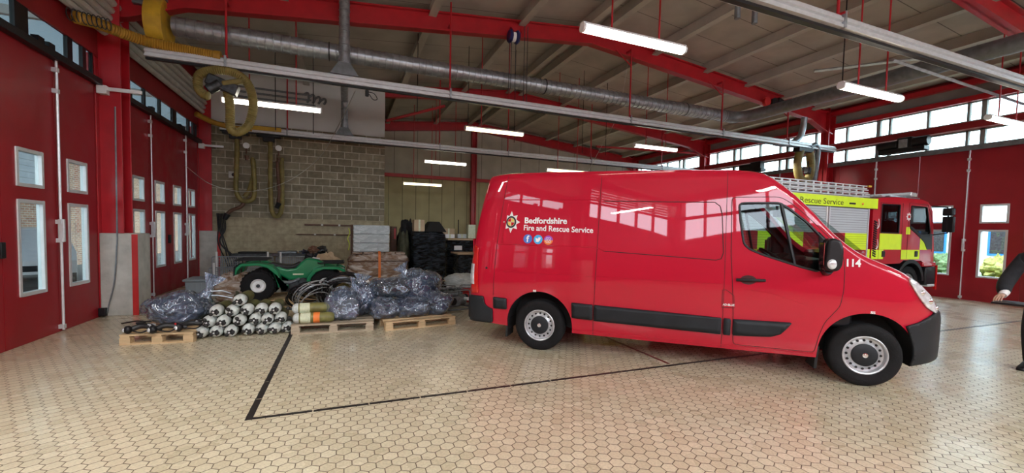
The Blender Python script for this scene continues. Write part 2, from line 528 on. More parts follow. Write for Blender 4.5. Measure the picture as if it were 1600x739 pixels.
# ------------------------------------------------------------------ mesh helpers
class B:
    def __init__(s):
        s.v, s.f, s.m = [], [], []
    def add(s, vs, fs, mi=0):
        o = len(s.v)
        s.v += [Vector(v) for v in vs]
        s.f += [tuple(o+i for i in f) for f in fs]
        s.m += [mi]*len(fs)
        return s
    def box(s, x0, x1, y0, y1, z0, z1, mi=0):
        vs = [(x, y, z) for x in (x0, x1) for y in (y0, y1) for z in (z0, z1)]
        return s.add(vs, [(0, 1, 3, 2), (4, 6, 7, 5), (0, 4, 5, 1), (2, 3, 7, 6), (0, 2, 6, 4), (1, 5, 7, 3)], mi)
    def obox(s, c, size, rot=(0, 0, 0), mi=0):
        R = Euler(rot).to_matrix()
        vs = [Vector(c)+R @ Vector((sx*size[0]/2, sy*size[1]/2, sz*size[2]/2)) for sx in (-1, 1) for sy in (-1, 1) for sz in (-1, 1)]
        return s.add(vs, [(0, 1, 3, 2), (4, 6, 7, 5), (0, 4, 5, 1), (2, 3, 7, 6), (0, 2, 6, 4), (1, 5, 7, 3)], mi)
    def prism(s, pts, y0, y1, plane='XZ', mi=0):
        """closed polygon in a plane, extruded along the third axis"""
        def P(a, b, c):
            return {'XZ': (a, c, b), 'YZ': (c, a, b), 'XY': (a, b, c)}[plane]
        n = len(pts)
        vs = [P(a, b, y0) for a, b in pts] + [P(a, b, y1) for a, b in pts]
        fs = [tuple(range(n)), tuple(range(2*n-1, n-1, -1))]
        fs += [(i, i+n, (i+1) % n+n, (i+1) % n) for i in range(n)]
        return s.add(vs, fs, mi)
    def tube(s, path, r, n=8, closed=False, mi=0, caps=True, flat=None):
        P = [Vector(p) for p in path]
        k = len(P)
        rs = r if isinstance(r, (list, tuple)) else [r]*k
        T = []
        for i in range(k):
            a = P[(i-1) % k] if (closed or i > 0) else P[0]
            b = P[(i+1) % k] if (closed or i < k-1) else P[-1]
            d = (b-a)
            T.append(d.normalized() if d.length > 1e-9 else Vector((0, 0, 1)))
        up = Vector((0, 0, 1)) if abs(T[0].z) < .9 else Vector((1, 0, 0))
        nrm = (up-T[0]*up.dot(T[0])).normalized()
        vs = []
        for i in range(k):
            nrm = nrm-T[i]*nrm.dot(T[i])
            if nrm.length < 1e-6:
                nrm = T[i].orthogonal()
            nrm.normalize()
            bi = T[i].cross(nrm)
            for j in range(n):
                a = 2*PI*j/n
                f2 = flat if flat else 1
                vs.append(P[i]+(nrm*math.cos(a)*f2+bi*math.sin(a))*rs[i])
        fs = []
        for i in range(k if closed else k-1):
            i2 = (i+1) % k
            for j in range(n):
                j2 = (j+1) % n
                fs.append((i*n+j, i2*n+j, i2*n+j2, i*n+j2))
        if caps and not closed:
            fs.append(tuple(range(n-1, -1, -1)))
            fs.append(tuple((k-1)*n+j for j in range(n)))
        return s.add(vs, fs, mi)
    def cyl(s, p0, p1, r, n=16, r1=None, mi=0):
        return s.tube([p0, p1], [r, r if r1 is None else r1], n, mi=mi)
    def lathe(s, prof, c=(0, 0, 0), axis='Z', n=32, mi=0, caps=True):
        """prof: (radius, height) pairs, revolved round an axis through c"""
        c = Vector(c)
        vs = []
        for (r, h) in prof:
            for j in range(n):
                a = 2*PI*j/n
                x, y = r*math.cos(a), r*math.sin(a)
                vs.append(c+Vector({'Z': (x, y, h), 'Y': (x, h, y), 'X': (h, x, y)}[axis]))
        fs = []
        for i in range(len(prof)-1):
            for j in range(n):
                j2 = (j+1) % n
                fs.append((i*n+j, i*n+j2, (i+1)*n+j2, (i+1)*n+j))
        if caps and prof[0][0] > 1e-6:
            fs.append(tuple(range(n-1, -1, -1)))
        if caps and prof[-1][0] > 1e-6:
            fs.append(tuple((len(prof)-1)*n+j for j in range(n)))
        return s.add(vs, fs, mi)
    def sphere(s, c, r, n=16, m=10, mi=0):
        rx, ry, rz = r if isinstance(r, (tuple, list)) else (r, r, r)
        vs, fs = [], []
        for i in range(m+1):
            th = PI*i/m
            for j in range(n):
                a = 2*PI*j/n
                vs.append((c[0]+rx*math.sin(th)*math.cos(a), c[1]+ry*math.sin(th)*math.sin(a), c[2]+rz*math.cos(th)))
        for i in range(m):
            for j in range(n):
                fs.append((i*n+j, (i+1)*n+j, (i+1)*n+(j+1) % n, i*n+(j+1) % n))
        return s.add(vs, fs, mi)
    def xf(s, mat, start=0):
        for i in range(start, len(s.v)):
            s.v[i] = mat @ s.v[i]
        return s
    def build(s, name, mat, parent=None, smooth=True, bevel=0, ang=35, fix=True, segs=2):
        me = bpy.data.meshes.new(name)
        me.from_pydata([tuple(v) for v in s.v], [], s.f)
        mats = mat if isinstance(mat, (list, tuple)) else [mat]
        for m in mats:
            me.materials.append(m)
        for p, mi in zip(me.polygons, s.m):
            p.material_index = mi
        bm = bmesh.new()
        bm.from_mesh(me)
        bmesh.ops.remove_doubles(bm, verts=bm.verts, dist=1e-6)
        if fix:
            bmesh.ops.recalc_face_normals(bm, faces=bm.faces)
        if smooth:
            for f in bm.faces:
                f.smooth = True
            lim = math.radians(ang)
            for e in bm.edges:
                if len(e.link_faces) != 2 or e.calc_face_angle(PI) > lim:
                    e.smooth = False
        bm.to_mesh(me)
        bm.free()
        o = bpy.data.objects.new(name, me)
        COL.objects.link(o)
        if parent:
            o.parent = parent
        if bevel:
            md = o.modifiers.new('bevel', 'BEVEL')
            md.width = bevel
            md.segments = segs
            md.limit_method = 'ANGLE'
            md.angle_limit = math.radians(40)
            md.harden_normals = False
        return o

def thing(name, label, cat, loc=(0, 0, 0), rz=0, group=None):
    o = bpy.data.objects.new(name, None)
    o.empty_display_size = .1
    COL.objects.link(o)
    o.location = loc
    o.rotation_euler = (0, 0, rz)
    o['label'] = label
    o['category'] = cat
    if group:
        o['group'] = group
    return o

def tag(o, label, cat, group=None):
    o['label'] = label
    o['category'] = cat
    if group:
        o['group'] = group
    return o

def struct(o):
    o['kind'] = 'structure'
    return o

def dup(root, loc, rz=0, label=None, group=None):
    r = root.copy()
    COL.objects.link(r)
    r.location = loc
    r.rotation_euler = (0, 0, rz)
    if label:
        r['label'] = label
    if group:
        r['group'] = group
    for ch in list(root.children):
        c = ch.copy()
        COL.objects.link(c)
        c.parent = r
        for g in ch.children:
            d = g.copy()
            COL.objects.link(d)
            d.parent = c
    return r

def spline(pts, per=8, closed=False):
    P = [Vector(p) for p in pts]
    n = len(P)
    out = []
    rng = range(n if closed else n-1)
    for i in rng:
        if closed:
            a, b, c, d = P[(i-1) % n], P[i], P[(i+1) % n], P[(i+2) % n]
        else:
            b, c = P[i], P[i+1]
            a = P[i-1] if i > 0 else b*2-c
            d = P[i+2] if i < n-2 else c*2-b
        for k in range(per):
            t = k/per
            out.append(.5*((2*b)+(c-a)*t+(2*a-5*b+4*c-d)*t*t+(3*b-3*c+d-a)*t**3))
    if not closed:
        out.append(P[-1])
    return out

def resample(path, step):
    L = [0]
    for a, b in zip(path[:-1], path[1:]):
        L.append(L[-1]+(b-a).length)
    n = max(2, int(L[-1]/step))
    out, j = [], 0
    for i in range(n+1):
        s = L[-1]*i/n
        while j < len(L)-2 and L[j+1] < s:
            j += 1
        t = (s-L[j])/max(1e-9, L[j+1]-L[j])
        out.append(path[j].lerp(path[j+1], min(1, t)))
    return out

def ribbed(b, pts, r, pitch=.04, depth=.12, n=12, per=10, mi=0):
    """corrugated hose along a path"""
    P = resample(spline(pts, per), pitch/2)
    rs = [r*(1+depth*(i % 2)-depth/2) for i in range(len(P))]
    b.tube(P, rs, n, mi=mi)

FONT_CACHE = {}
def text_mesh(body, size, bold=0., align='LEFT', spacing=1.0, res=4):
    cu = bpy.data.curves.new('lettering', 'FONT')
    cu.body = body
    cu.size = size
    cu.align_x = align
    cu.space_character = spacing
    cu.offset = bold
    cu.resolution_u = res
    cu.extrude = 0.0015
    o = bpy.data.objects.new('lettering', cu)
    COL.objects.link(o)
    dg = bpy.context.evaluated_depsgraph_get()
    me = bpy.data.meshes.new_from_object(o.evaluated_get(dg))
    bpy.data.objects.remove(o)
    bpy.data.curves.remove(cu)
    return me

def text_obj(name, body, size, mat, fn, parent, width=None, bold=0., align='LEFT', spacing=1.0):
    """fn maps (x, y, extrusion) of the lettering to a point"""
    me = text_mesh(body, size, bold, align, spacing)
    xs = [v.co.x for v in me.vertices]
    k = width/(max(xs)-min(xs)) if width else 1
    x0 = min(xs) if width else 0
    for v in me.vertices:
        v.co = Vector(fn((v.co.x-x0)*k, v.co.y, v.co.z))
    me.materials.clear()
    me.materials.append(mat)
    o = bpy.data.objects.new(name, me)
    COL.objects.link(o)
    if parent:
        o.parent = parent
    return o

def pchip(xs, ys):
    n = len(xs)
    d = [(ys[i+1]-ys[i])/(xs[i+1]-xs[i]) for i in range(n-1)]
    m = [d[0]]+[0 if d[i-1]*d[i] <= 0 else 2*d[i-1]*d[i]/(d[i-1]+d[i]) for i in range(1, n-1)]+[d[-1]]
    def f(x):
        if x <= xs[0]:
            return ys[0]
        if x >= xs[-1]:
            return ys[-1]
        i = 0
        while xs[i+1] < x:
            i += 1
        h = xs[i+1]-xs[i]
        t = (x-xs[i])/h
        return (ys[i]*(2*t**3-3*t*t+1)+m[i]*h*(t**3-2*t*t+t)+ys[i+1]*(3*t*t-2*t**3)+m[i+1]*h*(t**3-t*t))
    return f

def pip(x, y, poly):
    c = False
    n = len(poly)
    j = n-1
    for i in range(n):
        xi, yi = poly[i]
        xj, yj = poly[j]
        if (yi > y) != (yj > y) and x < (xj-xi)*(y-yi)/(yj-yi)+xi:
            c = not c
        j = i
    return c

def rounded(poly, r=.03, k=4):
    out = []
    n = len(poly)
    for i in range(n):
        p = Vector(poly[i]).to_2d()
        a = Vector(poly[i-1]).to_2d()
        b = Vector(poly[(i+1) % n]).to_2d()
        ra = min(r, (a-p).length*.45)
        rb = min(r, (b-p).length*.45)
        A = p+(a-p).normalized()*ra
        Bq = p+(b-p).normalized()*rb
        for t in range(k+1):
            u = t/k
            q = A*(1-u)**2+p*2*u*(1-u)+Bq*u*u
            out.append((q.x, q.y))
    return out

def patch(name, outer, holes, fn, off, mat, parent, step=.05, thick=0.):
    """a sheet cut to an outline in (u, z) and laid onto a curved surface"""
    us = [p[0] for p in outer]
    zs = [p[1] for p in outer]
    nu = max(1, int((max(us)-min(us))/step))
    nz = max(1, int((max(zs)-min(zs))/step))
    bm = bmesh.new()
    g = [[bm.verts.new((min(us)+(max(us)-min(us))*i/nu, min(zs)+(max(zs)-min(zs))*j/nz, 0)) for j in range(nz+1)] for i in range(nu+1)]
    for i in range(nu):
        for j in range(nz):
            bm.faces.new((g[i][j], g[i+1][j], g[i+1][j+1], g[i][j+1]))
    for poly in [outer]+holes:
        n = len(poly)
        for i in range(n):
            a, b = Vector((*poly[i], 0)), Vector((*poly[(i+1) % n], 0))
            if (b-a).length < 1e-6:
                continue
            lo = (min(a.x, b.x)-1e-4, min(a.y, b.y)-1e-4)
            hi = (max(a.x, b.x)+1e-4, max(a.y, b.y)+1e-4)
            fs = [f for f in bm.faces if not (max(v.co.x for v in f.verts) < lo[0] or min(v.co.x for v in f.verts) > hi[0] or max(v.co.y for v in f.verts) < lo[1] or min(v.co.y for v in f.verts) > hi[1])]
            geom = set(fs)
            for f in fs:
                geom.update(f.verts)
                geom.update(f.edges)
            d = (b-a).normalized()
            bmesh.ops.bisect_plane(bm, geom=list(geom), plane_co=a, plane_no=Vector((-d.y, d.x, 0)), dist=1e-6)
    kill = []
    for f in bm.faces:
        c = f.calc_center_median()
        if not pip(c.x, c.y, outer) or any(pip(c.x, c.y, h) for h in holes):
            kill.append(f)
    bmesh.ops.delete(bm, geom=kill, context='FACES')
    for v in bm.verts:
        v.co = Vector(fn(v.co.x, v.co.y, off))
    bmesh.ops.recalc_face_normals(bm, faces=bm.faces)
    for f in bm.faces:
        f.smooth = True
    me = bpy.data.meshes.new(name)
    bm.to_mesh(me)
    bm.free()
    me.materials.append(mat)
    o = bpy.data.objects.new(name, me)
    COL.objects.link(o)
    if parent:
        o.parent = parent
    if thick:
        md = o.modifiers.new('thickness', 'SOLIDIFY')
        md.thickness = thick
        md.offset = 0
    return o
# ================================================================== the building
XL, XR = -3.9, 15.65
YB, YF = 20.1, -6.2
FR = [9.55+5.3*k for k in range(-2, 3)]          # frame lines
XC = 5.87
def roof_z(x, top=7.0):
    return top-.1*abs(x-XC)
struct(B().box(-40, 60, -20, 40, -.12, -.02).build('ground', M['asphalt']))
struct(B().box(XL-.3, XR+.3, YF-.3, YB+.3, -.1, 0).build('floor', M['floor']))
# dark lines of tile set into the floor
M['line_black'] = mk('black_tile_strip', (.014, .011, .012), .35, var=.3, vscale=10)
M['line_red'] = mk('dark_red_tile_strip', (.16, .02, .02), .35, var=.3, vscale=10)
def tile_line(name, x0, y0, x1, y1, w, mat):
    b = B()
    d = Vector((x1-x0, y1-y0, 0))
    n = int(d.length/.47)
    d.normalize()
    q = Vector((-d.y, d.x, 0))*w/2
    for i in range(n):
        a = Vector((x0, y0, 0))+d*(i*.47)
        e = a+d*(.47-.012)
        b.add([a-q, e-q, e+q, a+q, ] + [p+Vector((0, 0, .0025)) for p in (a-q, e-q, e+q, a+q)],
              [(4, 5, 6, 7), (0, 1, 5, 4), (1, 2, 6, 5), (2, 3, 7, 6), (3, 0, 4, 7)])
    return struct(b.build(name, mat, smooth=False))
tile_line('floor_line', -.745, 4.0, -.745, 13.5, .055, M['line_black'])
tile_line('floor_line', -.72, 4.02, 15.5, 4.02, .04, M['line_black'])
tile_line('floor_line', 3.79, 4.08, 3.79, 13.5, .04, M['line_red'])
# roof
b = B()
for sx, x1 in ((-1, XL-.3), (1, XR+.3)):
    xa, xb = (x1, XC) if sx < 0 else (XC, x1)
    za, zb = roof_z(xa), roof_z(xb)
    vs = [(xa, YF-.3, za), (xb, YF-.3, zb), (xb, YB+.3, zb), (xa, YB+.3, za)]
    b.add(vs+[(v[0], v[1], v[2]+.15) for v in vs], [(0, 1, 2, 3), (7, 6, 5, 4), (0, 4, 5, 1), (1, 5, 6, 2), (2, 6, 7, 3), (3, 7, 4, 0)])
struct(b.build('ceiling', M['roof'], smooth=False))
for x in (-3.62, -1.12, 1.8, 3.95, 5.62, 6.14, 7.93, 9.8, 11.45, 13.1, 14.6):
    z = roof_z(x)
    b = B().box(x-.05, x+.05, YF, YB, z-.24, z-.005)
    b.box(x-.085, x+.085, YF, YB, z-.26, z-.235)
    struct(b.build('roof_purlin', M['purlin'], smooth=False))
# portal frames
def rafter(y, x0=XL+.1, x1=XR-.1, right=True, left=True):
    def top(x): return 6.84-.1*abs(x-XC)
    b = B()
    xs = sorted(set([x0, x1]+([XC] if x0 < XC < x1 else [])+([x1-1.1, x1-.3] if right else [])+([x0+1.1, x0+.3] if left else [])))
    def dep(x):
        d = .38
        if right:
            d += max(0, min(1, (x-(x1-1.3))/1.1))*.34
        if left:
            d += max(0, min(1, ((x0+1.3)-x)/1.1))*.34
        return d
    for a, c in zip(xs[:-1], xs[1:]):
        ta, tcq, da, dc = top(a), top(c), dep(a), dep(c)
        b.prism([(a, ta), (c, tcq), (c, tcq-dc), (a, ta-da)], y-.02, y+.02)
        b.prism([(a, ta), (c, tcq), (c, tcq-.03), (a, ta-.03)], y-.1, y+.1)
        b.prism([(a, ta-da+.03), (c, tcq-dc+.03), (c, tcq-dc), (a, ta-da)], y-.1, y+.1)
    struct(b.build('steel_rafter', M['steel_red'], smooth=False))
def h_column(x0, x1, y, z0, z1, name='steel_column', mat=None):
    b = B()
    b.box(x0, x1, y-.012, y+.012, z0, z1)
    xa = (x0, x0+.03)
    b.box(*xa, y-.13, y+.13, z0, z1)
    b.box(x1-.03, x1, y-.13, y+.13, z0, z1)
    struct(b.build(name, mat or M['steel_red'], smooth=False))
for y in FR[:-1]:
    if abs(y-14.85) < .1:
        rafter(y, x0=1.25, left=False)
    else:
        rafter(y)
rafter(YB-.15, right=True, left=True)
for y in FR:
    if y > 18:
        y = YB-.15
    h_column(XR-.36, XR-.02, y, 0, 6.0)
# left columns: boxed red steel standing on the wall line, above concrete piers
for k, y in enumerate(FR[:-1]):
    b = B()
    b.box(XL, -3.60, y-.18, y-.15, 1.44, 5.6)
    b.box(XL, -3.60, y+.15, y+.18, 1.44, 5.6)
    b.box(-3.78, -3.74, y-.15, y+.15, 1.44, 5.6)
    b.box(XL-.02, XL, y-.27, y+.68, 0, 4.4)
    struct(b.build('steel_column', M['steel_red'], smooth=False, bevel=.004))
    p = B().box(XL, -3.38, y-.27, y+.25, 0, 1.44)
    po = struct(p.build('concrete_pier', M['concrete'], bevel=.012))
    s = B().box(-3.462, -3.379, y-.274, y-.26, 0, 1.425)
    struct(s.build('pier_stripe', M['red_plastic'], parent=po, smooth=False))

def glazing(name, x, ys, z0, z1, thick=.02):
    """row of panes between bars; x is the wall plane"""
    b = B()
    for a, c in ys:
        b.box(x-thick/2, x+thick/2, a, c, z0, z1)
    return b.build(name, M['glass'], smooth=False)

# --- left wall: above the doors
b = B()
b.box(XL-.05, XL, -1.3, YB, 4.44, 6.3)
b.box(XL-.28, XL, YF, -1.3, 5.62, 6.3)
for q in range(6):
    b.box(XL-.2, XL-.1, YF+.15+q*.98, YF+.22+q*.98, 4.0, 5.65)
b.box(XL-.2, XL-.1, YF, -1.3, 4.75, 4.85)
b.box(XL-.28, XL, FR[0]-.35, FR[0], 4.0, 4.44)
for y in FR[:-1]:
    b.box(XL-.10, XL-.02, y-.33, y+.70, 0, 4.44)
b.box(XL-.28, XL, 14.85, YB, 0, 4.44)
b.box(XL-.28, XL, YF-.3, FR[0]-.3, 0, 4.03)
struct(b.build('wall_left', M['wall_red'], smooth=False))
def folding_door(n, y0, side, flip=False):
    """four red leaves with two windows each; side -1 is the left wall"""
    x = XL if side < 0 else XR
    ztop = 3.975 if side < 0 else 4.06
    root = bpy.data.objects.new('door_%d' % n, None)
    COL.objects.link(root)
    root.location = (x, y0, 0)
    root['kind'] = 'structure'
    w = 1.067
    t = .05
    for i in range(4):
        a, c = i*w+.006, (i+1)*w-.006
        wa, wc = a+.265, a+.79
        b = B()
        xs = (-t, 0) if side < 0 else (0, t)
        zs = [0.003, .64, 1.90, 2.08, 2.57, ztop]
        b.box(*xs, a, wa, zs[0], zs[-1])
        b.box(*xs, wc, c, zs[0], zs[-1])
        for j in (0, 2, 4):
            b.box(*xs, wa, wc, zs[j], zs[j+1])
        lf = b.build('door_leaf', M['door_red'], root, smooth=False)
        for z0, z1 in ((.64, 1.90), (2.08, 2.57)):
            f = B()
            e = .04
            q = (-t-.012, .014) if side < 0 else (-.014, t+.012)
            f.box(*q, wa-.005, wa+e, z0-.005, z1+.005)
            f.box(*q, wc-e, wc+.005, z0-.005, z1+.005)
            f.box(*q, wa+e, wc-e, z0-.005, z0+e)
            f.box(*q, wa+e, wc-e, z1-e, z1+.005)
            f.build('window_frame', M['alu_frame'], lf, smooth=False, bevel=.004)
            g = B()
            xm = sum(xs)/2
            g.box(xm-.004, xm+.004, wa+e-.01, wc-e+.01, z0+e-.01, z1-e+.01)
            g.build('window_glass', M['glass'], lf, smooth=False)
    # bolt rods with brackets and handle
    sg = -1 if side > 0 else 1
    for j, yy in enumerate((w*3, w)):
        rb = B()
        xx = sg*.045
        rb.cyl((xx, yy, .03), (xx, yy, ztop-.02), .017 if j == 0 else .012, 8)
        for z in (.08, 1.35, 1.62, 3.5, 3.8):
            rb.box(min(0, xx*1.4), max(0, xx*1.4), yy-.03, yy+.03, z-.03, z+.03)
        rb.build('bolt_rod', M['alu'], root)
        hb = B().box(min(sg*.02, sg*.09), max(sg*.02, sg*.09), yy-.02, yy+.02, 1.33, 1.66)
        hb.build('bolt_handle', M['alu'], root, bevel=.005)
    kb = B().box(min(0, sg*.05), max(0, sg*.05), 2*w-.10, 2*w-.02, 1.16, 1.36)
    kb.build('door_lock', M['black'], root, bevel=.006)
    return root
folding_door(1, 4.95, -1)
folding_door(2, 10.25, -1)
folding_door(3, 4.95, 1)
folding_door(4, 10.25, 1)
folding_door(5, -.35, 1)
folding_door(6, -.35, -1)
# head rails of the doors
for k, y in enumerate(FR[:-1]):
    hb = B().box(XL+.002, XL+.11, y+.3, y+5.0, 3.93, 4.03)
    hb.box(XL, XL+.03, y+.3, y+5.0, 4.03, 4.06)
    struct(hb.build('door_head_rail', M['black'], smooth=False, bevel=.005))
    st = B().box(XL+.11, XL+.62, y+5.02, y+5.06, 3.86, 3.92)
    st.box(XL+.02, XL+.15, y-.1+5.1, y+5.2, 3.80, 3.94)
    struct(st.build('door_guide_arm', M['white_paint'], smooth=False, bevel=.004))
    wf = B()
    seg = [(.72, 1.62), (1.70, 2.42), (2.50, 3.20), (3.45, 4.30), (4.43, 4.70), (4.80, 4.97)]
    wn_ = struct(glazing('window_%d' % (k+1), XL-.04, [(y+a, y+c) for a, c in seg], 4.03, 4.44))
    prev = .3
    for a, c in seg+[(5.0, 5.1)]:
        wf.box(XL-.06, XL-.01, y+prev, y+a, 4.0, 4.46)
        prev = c
    wf.build('window_frame', M['black'], wn_, smooth=False)
    for a in (.80, 1.85, 3.52, 3.75):
        wf2 = B().box(XL-.03, XL+.05, y+a, y+a+.13, 4.03, 4.14)
        wf2.build('roller_bracket', M['black'], wn_, smooth=False)
# pale conduit run along the left eaves
for i in range(5):
    z = 4.86+.125*i
    x = -3.80+.03*i
    b = B().tube([(x, YF+.2, z), (x, 14.8, z)], .06, 8)
    struct(b.build('eaves_conduit', M['rib']))
# --- right wall
b = B()
b.box(XR, XR+.06, YF, YB, 5.36, 6.4)
b.box(XR, XR+.3, YF, FR[0]-.1, 4.0, 5.4)
for y in FR:
    b.box(XR, XR+.3, y-.33, y+.70, 0, 4.10)
b.box(XR, XR+.3, 15.2, YB, 0, 4.10)
b.box(XR, XR+.3, YF-.3, FR[0]-.3, 0, 4.10)
struct(b.build('wall_right', M['wall_red'], smooth=False))
struct(B().box(XR-.02, XR, YF, YB, 5.47, 5.76).build('eaves_panel', M['sheet_grey'], smooth=False))
b = B().box(XR-.12, XR, YF, YB, 5.34, 5.48)
b.box(XR-.2, XR, YF, YB, 5.76, 5.90)
struct(b.build('eaves_beam', M['steel_red'], smooth=False))
b = B().box(XR-.20, XR+.05, YF, YB, 4.60, 4.78)
struct(b.build('transom_beam', M['wall_red'], smooth=False, bevel=.01))
struct(B().box(XR-.22, XR+.02, YF, YB, 4.775, 4.80).build('transom_ledge', M['sheet_grey'], smooth=False))
b = B().box(XR-.14, XR+.02, YF, YB, 4.08, 4.15)
b.box(XR-.18, XR-.14, YF, YB, 4.02, 4.16)
struct(b.build('door_head_rail', M['galv_dark'], smooth=False, bevel=.005))
for k, y in enumerate(FR):
    y2 = min(y+5.3, YB)
    bars = [.13, .55, 1.58, 1.88, 2.73, 3.65, 3.95, 4.85]
    for z0, z1, nm in ((4.15, 4.60, 'window_%d' % (7+2*k)), (4.80, 5.36, 'window_%d' % (8+2*k))):
        pts = [y+.1]+[y+q for q in bars[1:]]+[y2-.1]
        wn_ = struct(glazing(nm, XR+.1, [(a+.02, c-.02) for a, c in zip(pts[:-1], pts[1:]) if c > a and c <= y2], z0, z1))
        f = B()
        for q in bars:
            if y+q < y2-.05:
                wd = .05 if q in (1.58, 3.95) else .028
                f.box(XR+.04, XR+.14, y+q-wd, y+q+wd, z0, z1)
        f.box(XR+.04, XR+.14, y-.1, y2-.1, z0-.01, z0+.035)
        f.box(XR+.04, XR+.14, y-.1, y2-.1, z1-.035, z1+.01)
        f.build('window_frame', M['sheet_grey'], wn_, smooth=False)
# --- far wall: pale wall below, cladding above, red rail and post
b = B().box(XL-.3, XR+.3, YB, YB+.3, 0, 4.05)
struct(b.build('wall_back', M['far_brick'], smooth=False))
b = B().box(XL-.3, XR+.3, YB-.02, YB+.3, 4.05, 7.0)
struct(b.build('wall_back_cladding', M['far_panel'], smooth=False))
struct(B().box(XL, XR, YB-.2, YB-.02, 3.98, 4.13).build('steel_rail', M['steel_red'], smooth=False))
h_column(5.75, 5.99, YB-.16, 0, 6.7)
# --- block partition at the end of the second bay
struct(B().box(XL, 1.25, 14.85, 15.2, 1.86, 4.66).build('wall_partition', M['block'], smooth=False))
struct(B().box(XL, 1.25, 14.845, 15.2, 0, 1.86).build('wall_partition_base', M['render'], smooth=False))
b = B()
b.prism([(XL, 4.66), (1.25, 4.66), (1.25, roof_z(1.25)-.01), (XL, roof_z(XL)-.01)], 14.83, 15.2)
struct(b.build('wall_partition_board', M['panel_white'], smooth=False))
struct(B().box(1.22, 1.25, 15.2, YB, 0, 6.5).build('wall_partition_side', M['far_brick'], smooth=False))
# --- wall behind the camera, with a band of high windows
b = B()
b.box(XL-.3, XR+.3, YF-.3, YF, 0, 3.95)
b.box(XL-.3, XR+.3, YF-.3, YF, 5.75, 7.0)
for x in (XL-.3, .6, 5.72, 10.6, XR-.3):
    b.box(x, x+(.6 if x < XL else .3), YF-.3, YF, 3.95, 5.75)
struct(b.build('wall_front', M['wall_red'], smooth=False))
f = B()
for i in range(17):
    x0 = XL+.1+i*1.17
    f.box(x0-.035, x0+.035, YF-.2, YF-.1, 3.95, 5.75)
f.box(XL, XR, YF-.2, YF-.1, 4.72, 4.86)
wn_ = struct(f.build('window_40', M['wall_red'], smooth=False))
struct(B().box(XL-.3, XL-.28, YF, FR[0], 0, 4).build('wall_left_end', M['wall_red'], smooth=False)) if 0 else None
# raking red brace in the third bay roof, plus ties under the eaves
b = B().tube([(1.3, 14.95, 5.25), (3.3, 14.95, 6.0)], .05, 6)
struct(b.build('roof_brace', M['steel_red']))
b = B().tube([(9.6, 14.9, 5.15), (15.3, 14.9, 5.35)], .045, 6)
struct(b.build('roof_brace', M['steel_red']))

# ================================================================== bare lamps without fittings, added to light the hall
for (x, y) in ((2.7, -1.5), (8.2, -1.5), (13, -1.2), (-2, -1.5), (2.7, -4.8), (8.2, -4.8), (-2.2, 3.6), (12.9, 9.8), (13, 15)):
    added_hall_lamp(x, y)
# ================================================================== fluorescent battens
def light_fitting(x, y, z, label, warm=False, rods=True, L=1.6):
    t = thing('fluorescent_light', label, 'light', (x, y, z), 0, None)
    b = B()
    b.prism([(-.055, .03), (.055, .03), (.035, .065), (-.035, .065)], -L/2, L/2, 'YZ')
    b.build('housing', M['white_paint'], t, smooth=False)
    b = B()
    prof = [(-.055, .03), (-.06, 0), (-.045, -.035), (0, -.05), (.045, -.035), (.06, 0), (.055, .03)]
    b.prism(prof, -L/2+.03, L/2-.03, 'YZ')
    b.build('diffuser', M['tube_warm' if warm else 'tube_light'], t, ang=60)
    for s in (-1, 1):
        e = B().prism([(p[0]*1.05, p[1]*1.03) for p in prof], s*(L/2-.03), s*L/2, 'YZ')
        e.build('end_cap', M['white_paint'], t, smooth=False)
    if rods:
        for s in (-.42, .42):
            zt = roof_z(x+s*L*.55, 6.98)-z
            r = B().cyl((s*L*.55, 0, .06), (s*L*.55, 0, zt), .012, 6)
            r.build('suspension_rod', M['steel_red'], t)
    return t
light_fitting(-1.35, 9.85, 4.07, 'long lit tube light hanging behind the looped yellow hose', L=1.8)
light_fitting(2.67+.8, 4.54, 4.11, 'largest lit tube light, hanging over the rear half of the red van')
light_fitting(2.78+.8, 10.3, 4.16, 'warm lit tube light hanging just below the middle silver rail, left of the van', True)
light_fitting(2.7+.8, 15.6, 4.10, 'small white tube light hanging against the beige far wall above the red rail')
light_fitting(2.2+.8, 17.6, 3.46, 'yellowish tube light shining on the pale wall under the red rail', True)
light_fitting(6.2+.8, 12.6, 3.67, 'tube light peeking just above the roof of the red van', True)
light_fitting(7.85+.8, 10.2, 4.19, 'lit tube light near the right end of the far silver rail')
light_fitting(7.2+.8, 4.3, 4.0, 'white tube light on two red rods in front of the high windows')
light_fitting(12.3+.5, 4.4, 4.1, 'tube light cut by the right edge of the picture')
